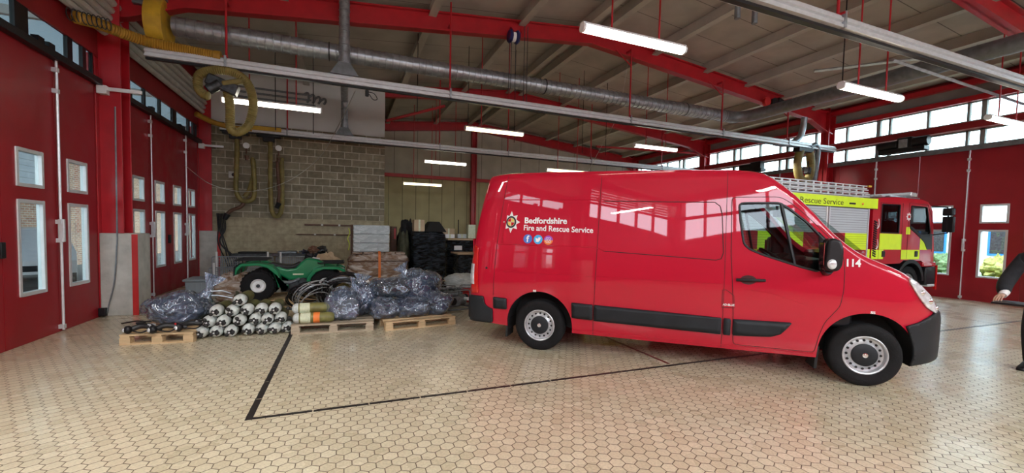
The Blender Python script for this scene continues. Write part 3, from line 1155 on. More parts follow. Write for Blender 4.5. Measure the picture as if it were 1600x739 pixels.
# ================================================================== overhead exhaust extraction
def exhaust_rail(name, label, x0, x1, y, z, rods, s=1.0, yp=None):
    t = thing(name, label, 'extraction rail', (x0, y, z), 0, None)
    L = x1-x0
    b = B()
    # box section with a lip: the profile of an aluminium extraction track
    pl = [(.09, 0), (.09, .035), (.062, .045), (.062, .07), (.088, .082), (.088, .118), (.06, .128), (.06, .15), (.045, .17)]
    pr = [(-a*s, c*s) for a, c in pl]+[(a*s, c*s) for a, c in reversed(pl)]
    b.prism(pr, 0, L, 'YZ')
    b.build('track', M['alu'], t, smooth=False)
    b = B().box(0, L, -.035*s, .035*s, -.035*s, .001)
    b.build('rubber_lips', M['black'], t, smooth=False)
    for x in rods:
        hi = roof_z(x, 6.95 if (not yp or x < 4) else 6.55)-z
        r = B().cyl((x-x0, 0, .17*s), (x-x0, 0, hi), .02, 8)
        if yp:
            r.obox((x-x0, (yp-y)/2, roof_z(x, 6.5)-z), (.05, yp-y, .05))
            if x > 4:
                r.cyl((x-x0, 0, hi-.45), (x-x0-.35, yp-y-.02, hi-.03), .016, 6)
        r.box(x-x0-.04, x-x0+.04, -.10*s, .10*s, .165*s, .19*s)
        r.build('hanger', M['steel_red'], t)
        c = B().box(x-x0-.02, x-x0+.02, -.105*s, .105*s, .0, .2*s)
        c.build('clamp', M['galv'], t, bevel=.004)
    return t
exhaust_rail('exhaust_rail', 'long silver extraction rail crossing above the red van, hung on red rods', -3.2, 15.3, 9.25, 4.50, (-2.02, 2.15, 6.95, 10.2, 13.0), yp=9.45)
exhaust_rail('exhaust_rail', 'farther silver extraction rail passing in front of the block wall', -3.3, 14.6, 14.35, 4.33, (-1.6, 3.0, 5.5, 9.0, 12.5))
exhaust_rail('exhaust_rail', 'nearest silver extraction rail at the top right of the picture', 2.2, 15.0, 3.88, 4.50, (6.35, 12.2, 14.5), s=1.1)
def hood(p, w=.55, h=.28, r=.09):
    b = B()
    x, y, z = p
    vs = [(x-w/2, y-.10, z), (x+w/2, y-.10, z), (x+w/2, y+.10, z), (x-w/2, y+.10, z),
          (x-w/2+.03, y-.10, z+.03), (x+w/2-.03, y-.10, z+.03), (x+w/2-.03, y+.10, z+.03), (x-w/2+.03, y+.10, z+.03),
          (x-r, y-r*.8, z+h), (x+r, y-r*.8, z+h), (x+r, y+r*.8, z+h), (x-r, y+r*.8, z+h)]
    fs = [(3, 2, 1, 0)]
    for a in (0, 4):
        for i in range(4):
            j = (i+1) % 4
            fs.append((a+i, a+j, a+4+j, a+4+i))
    fs.append((8, 9, 10, 11))
    b.add(vs, fs)
    return b
def spiral_duct(b, p0, p1, r, step=.13, n=20):
    p0, p1 = Vector(p0), Vector(p1)
    L = (p1-p0).length
    k = max(2, int(L/step))
    P, R = [], []
    for i in range(k):
        for q, rr in ((0, 1.0), (.40, 1.0), (.44, 1.07), (.56, 1.07), (.60, 1.0)):
            P.append(p0.lerp(p1, (i+q)/k))
            R.append(r*rr)
    P.append(p1)
    R.append(r)
    b.tube(P, R, n)
for (y, zt, z0, lab) in ((9.25, 4.67, 0, 'grey duct dropping to a flared hood on the nearer silver rail'), (14.35, 4.50, 0, 'grey duct dropping to a flared hood on the farther silver rail')):
    t = thing('duct_drop', lab, 'duct', (-.01, y, zt))
    hb = hood((0, 0, 0))
    hb.build('flared_hood', M['galv_dark'], t, ang=20, bevel=.004)
    b = B()
    if y < 10:
        spiral_duct(b, (0, 0, .26), (0, 0, 1.75), .10)
    else:
        spiral_duct(b, (0, 0, .26), (0, 0, .9), .10)
        b.tube(spline([(0, 0, .9), (0, -.05, 1.02), (0, -.25, 1.1), (0, -4.4, 1.12)], 6), .10, 16)
    b.build('duct_pipe', M['galv'], t)
    c = B().cyl((0, 0, .24), (0, 0, .33), .115, 20)
    c.build('collar', M['galv'], t)
# main spiral duct and its turn along the right side
t = thing('spiral_duct', 'long grey spiral duct running under the big red rafter', 'duct', (-2.9, 9.57, 5.22))
b = B()
spiral_duct(b, (0, 0, 0), (13.6, 0, 0), .165, .14, 24)
b.build('duct_pipe', M['galv'], t)
b = B()
b.tube(spline([(13.5, 0, 0), (13.95, -.05, 0), (14.2, -.35, 0), (14.25, -.8, 0)], 8), .17, 20)
b.tube([(14.25, -.75, 0), (14.25, -9, 0)], .165, 20)
b.build('return_duct', M['galv_dark'], t)
for x in (2.6, 7.5, 12.0):
    b = B().tube([(x+.175*math.cos(a), 0, .175*math.sin(a)) if 0 else (x, .175*math.cos(a), .175*math.sin(a)) for a in np.linspace(0, 2*PI, 20)[:-1]], .012, 6, closed=True)
    b.build('duct_band', M['black'], t)
t = thing('branch_duct', 'bent grey branch duct curling down to the end of the nearer rail', 'duct', (13.4, 9.3, 4.6))
b = B()
b.tube(spline([(.3, -.1, .85), (.3, -.05, .45), (.22, 0, .2), (-.1, 0, .03), (-.5, 0, -.05)], 8), .09, 14)
b.build('duct_pipe', M['galv'], t)
hood((-.6, 0, -.12), .5, .2).build('flared_hood', M['galv_dark'], t, ang=20)
# yellow fan casing on the left wall at the end of the spiral duct
t = thing('extractor_fan', 'yellow painted fan casing high in the left corner, feeding the spiral duct', 'fan', (-3.12, 9.57, 5.22))
b = B()
pr = []
for i in range(20):
    a = 2*PI*i/20
    pr.append((.36*math.cos(a)+(.0), .42*math.sin(a)))
b.prism([(-.1+x, z) for x, z in pr], -.14, .10, 'YZ') if 0 else b.prism([(y_, z_) for y_, z_ in pr], -.12, .14, 'YZ')
b.build('scroll_casing', M['yellow_steel'], t, bevel=.01)
b = B().box(-.14, .16, -.2, .2, .38, .62)
b.build('outlet', M['galv_dark'], t, bevel=.008)
b = B().box(-.34, -.12, -.12, .12, .25, .6)
b.build('motor', M['galv_dark'], t, bevel=.01)
# yellow hose stretched along the near rail
t = thing('exhaust_hose', 'ochre ribbed hose stretched from the near rail out to the left doors', 'hose', (-4.2, 8.9, 4.6))
b = B()
ribbed(b, [(.45, -.50, .08), (.6, -.2, .14), (1.0, .2, .13), (1.5, .33, .12), (2.04, .35, .09)], .085, .035, .16)
b.build('hose_tube', M['hose_bright'], t, ang=60)
b = B()
for i in range(9):
    a0 = Vector((.42+.04*i, -.56+.04*i, .09+.006*i))
    b.tube([a0+Vector((0, .085*math.cos(q), .085*math.sin(q))) for q in np.linspace(0, 2*PI, 18)[:-1]], .008, 5, closed=True)
b.build('wire_coil', M['metal_dark'], t)
b = B().cyl((2.0, .35, .09), (2.1, .35, .09), .095, 16)
b.build('hose_cuff', M['hose_bright'], t)
# looped hose and its balancer under the near rail
t = thing('exhaust_hose', 'dull yellow ribbed hose hanging in a big loop under the near silver rail', 'hose', (-2.0, 9.2, 4.4))
b = B()
ribbed(b, [(-.27, -.05, -.47), (-.36, -.03, -.44), (-.44, 0, -.32), (-.42, 0, -.1), (-.2, 0, .02), (.1, 0, .02), (.32, 0, -.14), (.41, 0, -.5), (.34, 0, -.88), (.18, 0, -1.05), (.05, 0, -1.0), (.03, .05, -.6), (-.02, .1, -.3)], .075, .036, .15)
b.build('hose_tube', M['hose'], t, ang=60)
b = B().obox((-.08, .05, -.22), (.5, .2, .2), (0, .35, 0))
b.cyl((-.3, 0, -.35), (-.1, 0, -.2), .09, 12)
b.build('nozzle', M['metal_dark'], t, bevel=.02)
b = B().obox((.12, 0, -.15), (.42, .12, .10), (0, -.3, 0))
b.build('saddle', M['hose'], t, bevel=.03)
# short yellow hose along the far rail
t = thing('exhaust_hose', 'short ochre ribbed hose lying along the left end of the farther rail', 'hose', (-3.5, 14.3, 4.42))
b = B()
ribbed(b, [(-.2, -.6, .15), (.1, -.2, .05), (.5, 0, .0), (1.0, .0, -.02)], .07, .04, .15)
b.build('hose_tube', M['hose_bright'], t, ang=60)
b = B().box(.95, 1.75, -.1, .1, -.02, .09)
b.build('rail_sleeve', M['yellow_steel'], t, bevel=.01)
# trolleys with hanging hoses in front of the block wall
def hanging_hose(x, label, loop, tail, gauge_x):
    t = thing('exhaust_hose', label, 'hose', (x, 14.3, 4.30))
    b = B().obox((0, 0, -.04), (.62, .2, .09))
    b.obox((0, 0, -.14), (.3, .14, .14))
    b.build('trolley', M['black'], t, bevel=.015)
    b = B()
    ribbed(b, loop, .065, .04, .12)
    b.build('hose_tube', M['hose'], t, ang=60)
    b = B()
    b.tube(spline(tail, 6), .05, 10)
    b.build('nozzle', M['wood_dark'], t)
    e = Vector(tail[-1])
    n = B().cyl(e+Vector((.05, 0, .06)), e-Vector((.03, 0, .1)), .085, 12, .06)
    n.build('rubber_cup', M['black'], t)
    g = B().cyl((gauge_x, -.1, -.38), (gauge_x, -.06, -.38), .085, 24)
    g.build('balancer_drum', M['white_paint'], t, bevel=.006)
    c = B().cyl((gauge_x, -.08, -.46), (gauge_x, -.08, -.62), .02, 8)
    c.tube([(gauge_x, -.05, -.66), (gauge_x, -.05, -.80)], [.06, .035], 8)
    c.build('hose_clip', M['wood_dark'], t)
    return t
hanging_hose(-2.92, 'left of the two dull yellow hoses before the block wall, nozzle dangling aside',
             [(.04, 0, -.18), (.02, 0, -1.0), (.0, 0, -1.65), (.1, 0, -1.92), (.27, 0, -1.98), (.44, 0, -1.85), (.46, 0, -1.4), (.42, 0, -.75), (.44, .06, -1.1), (.34, .06, -1.6), (.2, .06, -1.85)],
             [(.2, .02, -2.0), (.1, 0, -2.15), (-.12, 0, -2.26), (-.26, 0, -2.42)], .28)
hanging_hose(-2.08, 'right of the two dull yellow hoses before the block wall, one long narrow loop',
             [(.04, 0, -.18), (.03, 0, -1.2), (.05, 0, -2.1), (.13, 0, -2.36), (.25, 0, -2.36), (.33, 0, -2.1), (.34, 0, -1.3), (.33, 0, -.65)],
             [(.22, 0, -.75), (.24, -.02, -1.2), (.27, -.02, -1.7), (.22, -.02, -2.05)], .26)
# hose drum at the right end of the near rail
t = thing('hose_reel', 'hose reel with a dull yellow hose hanging at the right end of the near rail', 'hose reel', (13.95, 9.22, 4.285))
b = B()
ribbed(b, [(-.35, 0, .1), (-.45, 0, -.3), (-.35, 0, -.7), (-.1, 0, -.85), (.15, 0, -.7), (.2, 0, -.3), (.1, 0, .1)], .12, .05, .12)
b.build('hose_tube', M['hose'], t, ang=60)
b = B()
b.tube(spline([(.1, .0, .25), (.35, 0, .35), (.5, 0, .2), (.48, 0, -.2), (.4, 0, -.8)], 8), .08, 12)
b.build('drop_pipe', M['galv_dark'], t)
b = B().obox((-.2, 0, .12), (.7, .22, .14))
b.obox((.15, 0, -.55), (.3, .16, .22), (0, .4, 0))
b.obox((.08, 0, -.2), (.04, .04, .7))
b.build('trolley', M['black'], t, bevel=.02)
# blue chain hoist under the big rafter
t = thing('chain_hoist', 'blue and white chain hoist under the middle of the big red rafter', 'hoist', (3.66, 9.32, 6.15))
b = B()
for s in (-.085, .085):
    b.lathe([(.0, s-.04), (.13, s-.04), (.16, s), (.13, s+.04), (0, s+.04)], (0, 0, 0), 'X', 24)
b.build('chain_wheel', M['blue'], t)
b = B().lathe([(0, -.04), (.11, -.04), (.11, .04), (0, .04)], (0, 0, 0), 'X', 20)
b.build('hoist_body', M['white_paint'], t)
b = B()
for dx, z in ((-.1, -1.25), (-.05, -1.2), (.06, -1.25), (.28, -1.5), (.36, -1.5)):
    b.cyl((dx, 0, 0.0 if abs(dx) < .2 else .3), (dx, 0, z), .009, 5)
b.build('hanging_chain', M['metal_dark'], t)
b = B().tube([(.16, 0, .02), (.2, 0, .25)], .035, 4)
b.tube([(0, 0, .12), (0, .18, .28)], .03, 6)
b.build('hook_bracket', M['steel_red'], t)
# pulleys near the right column head
t = thing('pulley_block', 'red and black pulleys below the right end of the big red rafter', 'pulley', (12.3, 9.35, 5.78))
b = B().lathe([(0, -.05), (.13, -.05), (.14, 0), (.13, .05), (0, .05)], (-.16, 0, 0), 'Y', 20)
b.build('red_wheel', M['red_plastic'], t)
b = B().lathe([(0, -.05), (.15, -.05), (.16, 0), (.15, .05), (0, .05)], (.18, 0, 0), 'Y', 20)
b.obox((.45, 0, .06), (.3, .14, .16), (0, .3, 0))
b.build('black_wheel', M['black'], t)
# hanging wires
def wire(name, label, pts, r=.006, mat='black', cat='cable', group=None, per=8):
    b = B().tube(spline(pts, per), r, 6)
    return tag(b.build(name, M[mat]), label, cat, group)
i = 0
for (x, y, z0, z1, w) in ((-1.6, 12.0, 4.0, 6.2, 'left of the red braced rod beside the spiral duct'), (-.75, 12.0, 4.0, 6.25, 'between the red braced rod and the flared hood'),
                       (1.72, 11.0, 4.6, 6.5, 'beside the second red rod of the near rail'), (3.2, 11.5, 4.5, 6.6, 'left of the blue chain hoist'),
                       (4.6, 11.5, 4.2, 6.7, 'right of the blue chain hoist'), (7.2, 12.0, 4.2, 6.7, 'just right of the pair of red rods'),
                       (8.1, 12.0, 4.2, 6.6, 'over the right half of the near rail'), (8.75, 5.2, 4.6, 6.6, 'beside the right tube light in front of the high windows')):
    wire('electric_cable', 'thin dark roof cable '+w, [(x, y, roof_z(x, 6.98)), (x, y, (z0+z1)/2), (x, y, z0)], .01)
wire('pull_cord', 'pale cord drooping from the far rail across the block wall to the left doors', [(-3.75, 13.0, 3.1), (-3.4, 13.9, 2.72), (-2.6, 14.2, 2.6), (-1.6, 14.2, 2.95), (-.75, 14.2, 3.7), (-.2, 12.5, 4.3), (.2, 9.4, 4.45)], .007, 'rib')
wire('pull_cord', 'pale cord hanging from the spiral duct down behind the van roof', [(7.6, 10.2, 6.8), (7.5, 10.5, 5.2), (7.3, 11, 4.3), (7.0, 11.5, 3.3)], .006, 'rib')
t = thing('cord_handle', 'small black cord grip hanging under the near silver rail', 'cord', (.42, 9.2, 4.4))
B().obox((0, 0, -.03), (.07, .05, .13)).build('grip', M['black'], t, bevel=.015)
B().tube(spline([(.03, 0, 0), (.14, 0, -.02), (.2, 0, -.12), (.12, 0, -.14), (.04, 0, -.04)], 6), .008, 6).build('cord_loop', M['black'], t)
# pipework on the white board
t = thing('heater_pipes', 'grey heater pipes fixed to the off white board above the block wall', 'pipes', (-2.5, 14.79, 5.3))
b = B()
for k, z in enumerate((.45, .3, .15, .0)):
    b.cyl((-.9+.1*k, 0, z), (1.4+.12*k, 0, z-.02), .03, 8)
for k in range(4):
    b.tube(spline([(1.3+.16*k, 0, .42-.04*k), (1.42+.16*k, 0, .5-.04*k), (1.45+.16*k, 0, .3), (1.4+.16*k, 0, .2)], 4), .035, 8)
b.build('pipe_run', M['galv_dark'], t)
# pipes and cranked conduits in front of the high windows
t = thing('pipe_stub', 'pair of short red and grey pipe ends hanging under the nearest silver rail', 'pipe', (5.75, 5.0, 5.3))
for dx in (0, .38):
    B().cyl((dx, 0, .25), (dx, 0, -.05), .03, 8).build('drop_rod', M['steel_red'], t)
    b = B().cyl((dx, 0, -.04), (dx, 0, -.26), .045, 10)
    b.build('valve_body', M['galv_dark'], t, bevel=.006)
t = thing('cable_tray', 'thin grey tray crossing the high windows at the right', 'cable tray', (9.9, 5.0, 4.85))
b = B().tube([(0, 0, .25), (4.5, -.3, -.1)], .035, 4)
b.tube([(-.9, .9, .2), (.9, -.5, .32)], .03, 4)
b.build('tray', M['galv'], t)
t = thing('window_motor', 'dark motor box standing on the door head rail before the high windows', 'motor', (15.3, 7.35, 4.17))
b = B().box(-.12, .18, -.55, .55, 0, .12)
b.box(-.1, .15, -.25, .1, .1, .42)
b.cyl((0, -.6, .26), (0, -.25, .26), .14, 16)
b.cyl((0, .1, .24), (0, .6, .24), .13, 16)
b.build('motor_box', M['black'], t, bevel=.015)
B().box(-.14, -.1, -.16, .04, .12, .36).build('cover_plate', M['galv'], t, bevel=.006)
t = thing('window_motor', 'dark motor box behind the near rail, left of the right red column', 'motor', (15.3, 12.3, 4.17))
b = B().box(-.12, .18, -.5, .5, 0, .12)
b.box(-.1, .15, -.45, .0, .1, .4)
b.cyl((0, 0, .24), (0, .5, .24), .13, 16)
b.build('motor_box', M['black'], t, bevel=.015)
# wall clock sized vent, cables on piers
t = thing('wall_switch', 'small square grey switch box on the block wall left of the hoses', 'switch', (-3.08, 14.83, 3.12))
B().box(-.13, .13, -.04, 0, -.1, .1).build('box', M['rib'], t, bevel=.008)
B().cyl((0, -.05, 0), (0, -.04, 0), .05, 14).build('dial', M['black'], t)
t = thing('wall_conduit', 'thin grey cable running down the near concrete pier to the floor', 'cable', (-3.7, 9.26, 0))
B().tube(spline([(.06, 0, 3.6), (.05, 0, 1.5), (.04, 0, 1.2), (.0, -.005, .6), (-.08, -.01, .2), (-.1, -.02, .06)], 8), .012, 6).build('cable', M['galv_dark'], t)
B().box(-.2, -.1, -.08, .0, .02, .16).build('floor_socket', M['black'], t, bevel=.01)
# ================================================================== the red van
VT = pchip([-1.03, -.6, 0, 1.0, 2.0, 2.45, 2.62, 2.72, 2.90, 3.10, 3.36, 3.60, 3.84, 4.0, 4.12, 4.24, 4.36, 4.46, 4.54],
           [2.415, 2.44, 2.445, 2.44, 2.435, 2.41, 2.38, 2.325, 2.175, 1.965, 1.655, 1.455, 1.345, 1.27, 1.19, 1.08, .94, .84, .70])
VR = pchip([-1.03, 2.4, 2.8, 3.4, 3.8, 4.54], [.13, .13, .10, .08, .10, .12])
VP_ = pchip([-1.03, -1.0, -.93, -.8, 0, 3.5, 3.8, 4.0, 4.15, 4.28, 4.38, 4.46, 4.54], [.925, .955, .982, 1, 1, 1, .985, .955, .905, .835, .74, .62, .40])
VW = pchip([.2, .3, .4, .55, .9, 1.2, 1.36, 1.5, 2.0, 2.3, 2.5], [.93, .965, .99, 1.0, 1.01, 1.008, 1.0, .985, .935, .90, .875])
VBZ = pchip([-1.03, -.7, -.5, 3.2, 4.0, 4.2, 4.54], [.33, .33, .29, .27, .27, .28, .34])
def v_shift(u, z):
    k = 0
    if u < -.3:
        t = min(1, (-.3-u)/.7)
        t = t*t*(3-2*t)
        k = t*pz(z)
    return k
pz = pchip([.2, .9, 1.3, 1.7, 2.1, 2.35, 2.5], [0, 0, .03, .08, .16, .22, .26])
def v_w(u, z):
    T, r = VT(u), VR(u)
    zt = T-r
    if z <= zt:
        return VW(z)*VP_(u)
    q = min(1, (z-zt)/r)
    return VW(zt)*VP_(u)-r*(1-math.sqrt(max(0, 1-q*q)))
def v_side(u, z, off=0.):
    """point on the visible (right) flank"""
    w = v_w(u, z)
    e = .01
    dz = (v_w(u, z+e)-v_w(u, z-e))/(2*e)
    du = (v_w(u+e, z)-v_w(u-e, z))/(2*e)
    n = Vector((-du, -1, -dz)).normalized()
    return Vector((u+v_shift(u, z), -w, z))+n*off
def v_left(u, z, off=0.):
    p = v_side(u, z, off)
    return Vector((p.x, -p.y, p.z))
def van_loft(us, inset=0., zbot=None, name='loft', mat=None, parent=None, cap_bottom=None):
    rows = 22
    arc = 7
    secs = []
    for u in us:
        T, r = VT(u)-inset, VR(u)
        zb = (VBZ(u) if zbot is None else zbot)
        zt = max(zb+.05, T-r)
        half = []
        for i in range(rows+1):
            z = zb+(zt-zb)*i/rows
            half.append((VW(z)*VP_(u)-inset, z))
        w0 = half[-1][0]
        for j in range(1, arc+1):
            a = PI/2*j/arc
            half.append((w0-r*(1-math.cos(a)), zt+(T-zt)*math.sin(a)))
        wt = half[-1][0]
        crown = .025 if u < 2.6 else .045
        for q in (.75, .5, .25, 0):
            half.append((wt*q, T+crown*(1-q*q)))
        full = [(-y, z) for y, z in half] + [(y, z) for y, z in reversed(half[:-1])]
        secs.append([Vector((u+v_shift(u, z), y, z)) for y, z in full])
    b = B()
    n = len(secs[0])
    vs = [p for s in secs for p in s]
    fs = []
    for i in range(len(secs)-1):
        for j in range(n):
            j2 = (j+1) % n
            fs.append((i*n+j, i*n+j2, (i+1)*n+j2, (i+1)*n+j))
    # end caps as strips between the two flanks
    for base, flip in ((0, False), ((len(secs)-1)*n, True)):
        for j in range(n//2):
            a, c, d, e = base+j, base+j+1, base+n-2-j, base+n-1-j
            if d <= c:
                fs.append((a, c, e) if not flip else (e, c, a))
                break
            fs.append((a, c, d, e) if not flip else (e, d, c, a))
    b.add(vs, fs)
    return b.build(name, mat, parent, ang=28)
def bool_cut(o, cutters, apply=True):
    for c in cutters:
        md = o.modifiers.new('cut', 'BOOLEAN')
        md.operation = 'DIFFERENCE'
        md.solver = 'EXACT'
        md.object = c
    bpy.context.view_layer.update()
    dg = bpy.context.evaluated_depsgraph_get()
    me = bpy.data.meshes.new_from_object(o.evaluated_get(dg))
    o.modifiers.clear()
    o.data = me
    for c in cutters:
        bpy.data.objects.remove(c)
    # keep hard edges hard
    bm = bmesh.new()
    bm.from_mesh(me)
    for f in bm.faces:
        f.smooth = True
    for e in bm.edges:
        e.smooth = len(e.link_faces) == 2 and e.calc_face_angle(PI) < math.radians(28)
    bm.to_mesh(me)
    bm.free()
WIN = [(2.385, 1.985), (2.415, 2.010), (2.79, 2.012), (2.89, 1.95), (3.073, 1.79), (3.18, 1.665), (3.36, 1.45), (3.36, 1.29), (3.202, 1.262), (3.172, 1.251), (3.048, 1.281), (2.64, 1.411), (2.499, 1.473), (2.443, 1.532), (2.40, 1.80)]
DOORO = [(2.306, 2.06), (2.34, 2.078), (2.80, 2.080), (2.90, 2.02), (3.07, 1.861), (3.249, 1.665), (3.377, 1.50), (3.424, 1.39), (3.433, 1.214), (3.43, 1.036), (3.405, .87), (3.34, .78), (3.27, .68), (3.22, .5), (3.196, .336), (3.159, .332), (2.376, .338), (2.35, .9), (2.312, 1.4)]
van = thing('panel_van', 'large glossy red panel van with grey black side strips parked across the tiled floor', 'van', (3.09, 5.86, 0), math.radians(-39.9))
us = [-1.03, -1.01, -.97, -.9, -.8, -.6, -.3, 0, .4, .8, 1.2, 1.6, 2.0, 2.3, 2.45, 2.55, 2.65, 2.75, 2.85, 2.95, 3.05, 3.15, 3.25, 3.35, 3.45, 3.55, 3.65, 3.75, 3.85, 3.95, 4.03, 4.10, 4.17, 4.24, 4.30, 4.36, 4.41, 4.46, 4.50, 4.54]
body = van_loft(us, 0, None, 'body', M['van_red'], None)
cut = []
for (u, z, r) in ((0, .36, .455), (3.68, .36, .455)):
    for s in (-1, 1):
        cut.append(B().cyl((u, s*.58, z), (u, s*1.3, z), r, 64).build('cutter', M['black']))
        cut.append(B().box(u-r, u+r, min(s*.58, s*1.3), max(s*.58, s*1.3), 0, z).build('cutter', M['black'], smooth=False))
cut.append(B().prism(rounded(WIN, .03), -1.4, 1.4).build('cutter', M['black'], smooth=False))
# windscreen opening
ws = B()
lo, hi = (3.66, 1.47), (2.80, 2.28)
dv = Vector((hi[0]-lo[0], 0, hi[1]-lo[1])).normalized()
nv = Vector((-dv.z, 0, dv.x))*-1
pts = []
for (u, z), w in ((lo, .84), (hi, .72)):
    for s in (-1, 1):
        pts.append(Vector((u, s*w, z)))
q = [pts[0], pts[1], pts[3], pts[2]]
ws.add([p+nv*.25 for p in q]+[p-nv*.3 for p in q], [(0, 1, 2, 3), (7, 6, 5, 4), (0, 4, 5, 1), (1, 5, 6, 2), (2, 6, 7, 3), (3, 7, 4, 0)])
cut.append(ws.build('cutter', M['black'], smooth=False))
inner = van_loft([2.0, 2.3, 2.45, 2.6, 2.75, 2.9, 3.05, 3.2, 3.35, 3.5, 3.62], .07, .55, 'cutter', M['black'])
cut.append(inner)
bool_cut(body, cut)
body.parent = van
body.data.materials.clear()
body.data.materials.append(M['van_red'])
body.data.materials.append(M['trim_black'])
for p_ in body.data.polygons:
    c = p_.center
    p_.material_index = 1 if (1.95 < c.x < 3.75 and abs(c.y) < v_w(c.x, c.z)-.035 and .5 < c.z < VT(c.x)-.035) else 0
# dark inner skin of the wheel arches
for (u, z, r) in ((0, .36, .452), (3.68, .36, .452)):
    for s in (-1, 1):
        b = B()
        P = []
        for i in range(25):
            a = -.25+(PI+.5)*i/24
            P.append((u+r*math.cos(a), z+r*math.sin(a)))
        n = len(P)
        vs = [(p[0], s*.59, p[1]) for p in P]+[(p[0], s*(v_w(p[0], max(.3, p[1]))-.01), p[1]) for p in P]
        fs = [(i, i+1, n+i+1, n+i) for i in range(n-1)]
        vs2 = [(u, s*.6, z)]+[(p[0], s*.6, p[1]) for p in P]
        b.add(vs, fs)
        b.add(vs2, [(0, i, i+1) for i in range(1, n)])
        b.build('wheel_arch_liner', M['black_matt'], van, ang=50)
side_fns = ((v_side, 1), (v_left, 0))
def v_tube(name, pts, r, mat, off=.0, fn=v_side, closed=False, per=None, n=6, parent=None):
    P = []
    m = len(pts)
    for i in range(m if closed else m-1):
        a, c = pts[i], pts[(i+1) % m]
        k = max(1, int(math.hypot(c[0]-a[0], c[1]-a[1])/.05))
        for j in range(k):
            P.append(fn(a[0]+(c[0]-a[0])*j/k, a[1]+(c[1]-a[1])*j/k, off))
    if not closed:
        P.append(fn(pts[-1][0], pts[-1][1], off))
    b = B().tube(P, r, n, closed=closed)
    return b.build(name, mat, parent or van)
doors = []
for fn, vis in side_fns:
    door = patch('cab_door', rounded(DOORO, .05), [rounded(WIN, .03)], fn, .003, M['van_red'], van)
    doors.append(door)
    v_tube('door_gap', rounded(DOORO, .05), .0045, M['van_seam'], .001, fn, True, parent=door)
    v_tube('window_seal', rounded(WIN, .03), .013, M['black'], .002, fn, True, parent=door)
    g = patch('side_window', rounded([(2.39, 1.99), (2.80, 2.01), (3.19, 1.66), (3.21, 1.26), (3.05, 1.283), (2.5, 1.475)], .03), [], fn, -.012, M['glass_dark'], door)
    v_tube('window_bar', [(2.815, 2.005), (2.96, 1.31)], .018, M['black'], -.004, fn, parent=door)
    patch('mirror_triangle', [(3.185, 1.69), (3.37, 1.47), (3.37, 1.28), (3.19, 1.25)], [], fn, .004, M['black'], door, thick=.01)
    # handle
    h = B()
    P = [fn(2.37+.3*i/8, 1.112+.008*i/8, .022+.012*math.sin(PI*i/8)) for i in range(9)]
    h.tube(P, .017, 8)
    h.build('door_handle', M['black'], door)
    patch('handle_recess', [(2.50+.085*math.cos(a), 1.115+.055*math.sin(a)) for a in np.linspace(0, 2*PI, 17)[:-1]], [], fn, .0045, M['van_seam'], door)
    # pressed lines and seams of the load body
    for nm, pts, r, mt in (('panel_gap', [(.775, 2.36), (.755, 1.4), (.73, .5), (.73, .29)], .0035, 'van_seam'),
                           ('panel_gap', [(-.60, 2.38), (-.62, 2.05), (-.645, 1.4), (-.66, .72)], .0035, 'van_seam'),
                           ('panel_gap', [(2.255, 2.38), (2.25, 1.5), (2.25, .5), (2.25, .28)], .003, 'van_seam'),
                           ('pressed_line', [(-.62, 2.058), (.765, 2.053)], .006, 'van_red'),
                           ('pressed_line', [(-.66, 1.06), (.5, 1.06), (2.22, 1.05)], .004, 'van_red'),
                           ('pressed_line', [(-.65, 1.44), (.70, 1.438), (.78, 1.42), (.85, 1.392)], .006, 'van_red'),
                           ('pressed_line', [(2.40, 1.02), (2.75, .97), (3.1, .86)], .004, 'van_red'),
                           ('roof_gutter', [(-.72, 2.405), (0, 2.43), (1, 2.425), (2.0, 2.415), (2.4, 2.40)], .008, 'van_red'),
                           ('fuel_flap_gap', [(2.372, .776), (2.235, .773), (2.235, .98), (2.275, .984), (2.359, .921), (2.372, .776)], .0035, 'van_seam')):
        v_tube(nm, pts, r, M[mt], .001, fn)
    REC2 = [(.81, 2.036), (2.123, 2.019), (2.18, 1.973), (2.205, 1.875), (2.23, 1.418), (2.205, 1.349), (2.15, 1.331), (.829, 1.392)]
    v_tube('pressed_outline', REC2, .0055, M['van_seam'], .0, fn)
    v_tube('pressed_outline', [(-.53, 2.0), (-.55, 1.46)], .016, M['van_red'], .0, fn)
    # grey black strips
    strips = [[(-.655, .70), (-.46, .69), (-.455, .54), (-.65, .545)],
              [(.445, .70), (.722, .69), (.722, .49), (.455, .50)],
              [(.74, .69), (2.236, .648), (2.236, .455), (.74, .485)],
              [(2.26, .647), (2.335, .645), (2.335, .45), (2.26, .453)],
              [(2.36, .645), (2.955, .655), (2.92, .60), (2.85, .515), (2.75, .475), (2.36, .455)]]
    for st in strips:
        patch('side_strip', rounded(st, .015), [], fn, .016, M['trim_black'], van, thick=.03)
    # rear bumper corner and front bumper
    patch('rear_bumper', rounded([(-1.028, .70), (-.80, .70), (-.79, .6), (-.74, .55), (-.665, .53), (-.665, .335), (-1.028, .335)], .03), [], fn, .014, M['trim_black'], van, .03, thick=.03)
    patch('front_bumper', [(4.10, .27), (4.535, .345), (4.535, .72), (4.44, .83), (4.36, .86), (4.27, .81), (4.15, .745), (4.02, .70), (4.06, .60), (4.10, .48), (4.115, .36)], [], fn, .012, M['trim_black'], van, .03, thick=.03)
    # headlight
    hl = patch('headlight', rounded([(4.02, 1.215), (4.12, 1.15), (4.24, 1.035), (4.36, .925), (4.44, .85), (4.40, .83), (4.32, .84), (4.22, .90), (4.12, 1.02), (4.03, 1.16)], .02), [], fn, .012, M['lens'], van, .02, thick=.02)
    for (u, z, r) in ((4.15, 1.06, .03), (4.24, .97, .035), (4.33, .89, .025)):
        c = fn(u, z, .012)
        B().sphere(c, (r, .02, r), 14, 8).build('reflector', M['chrome'], hl)
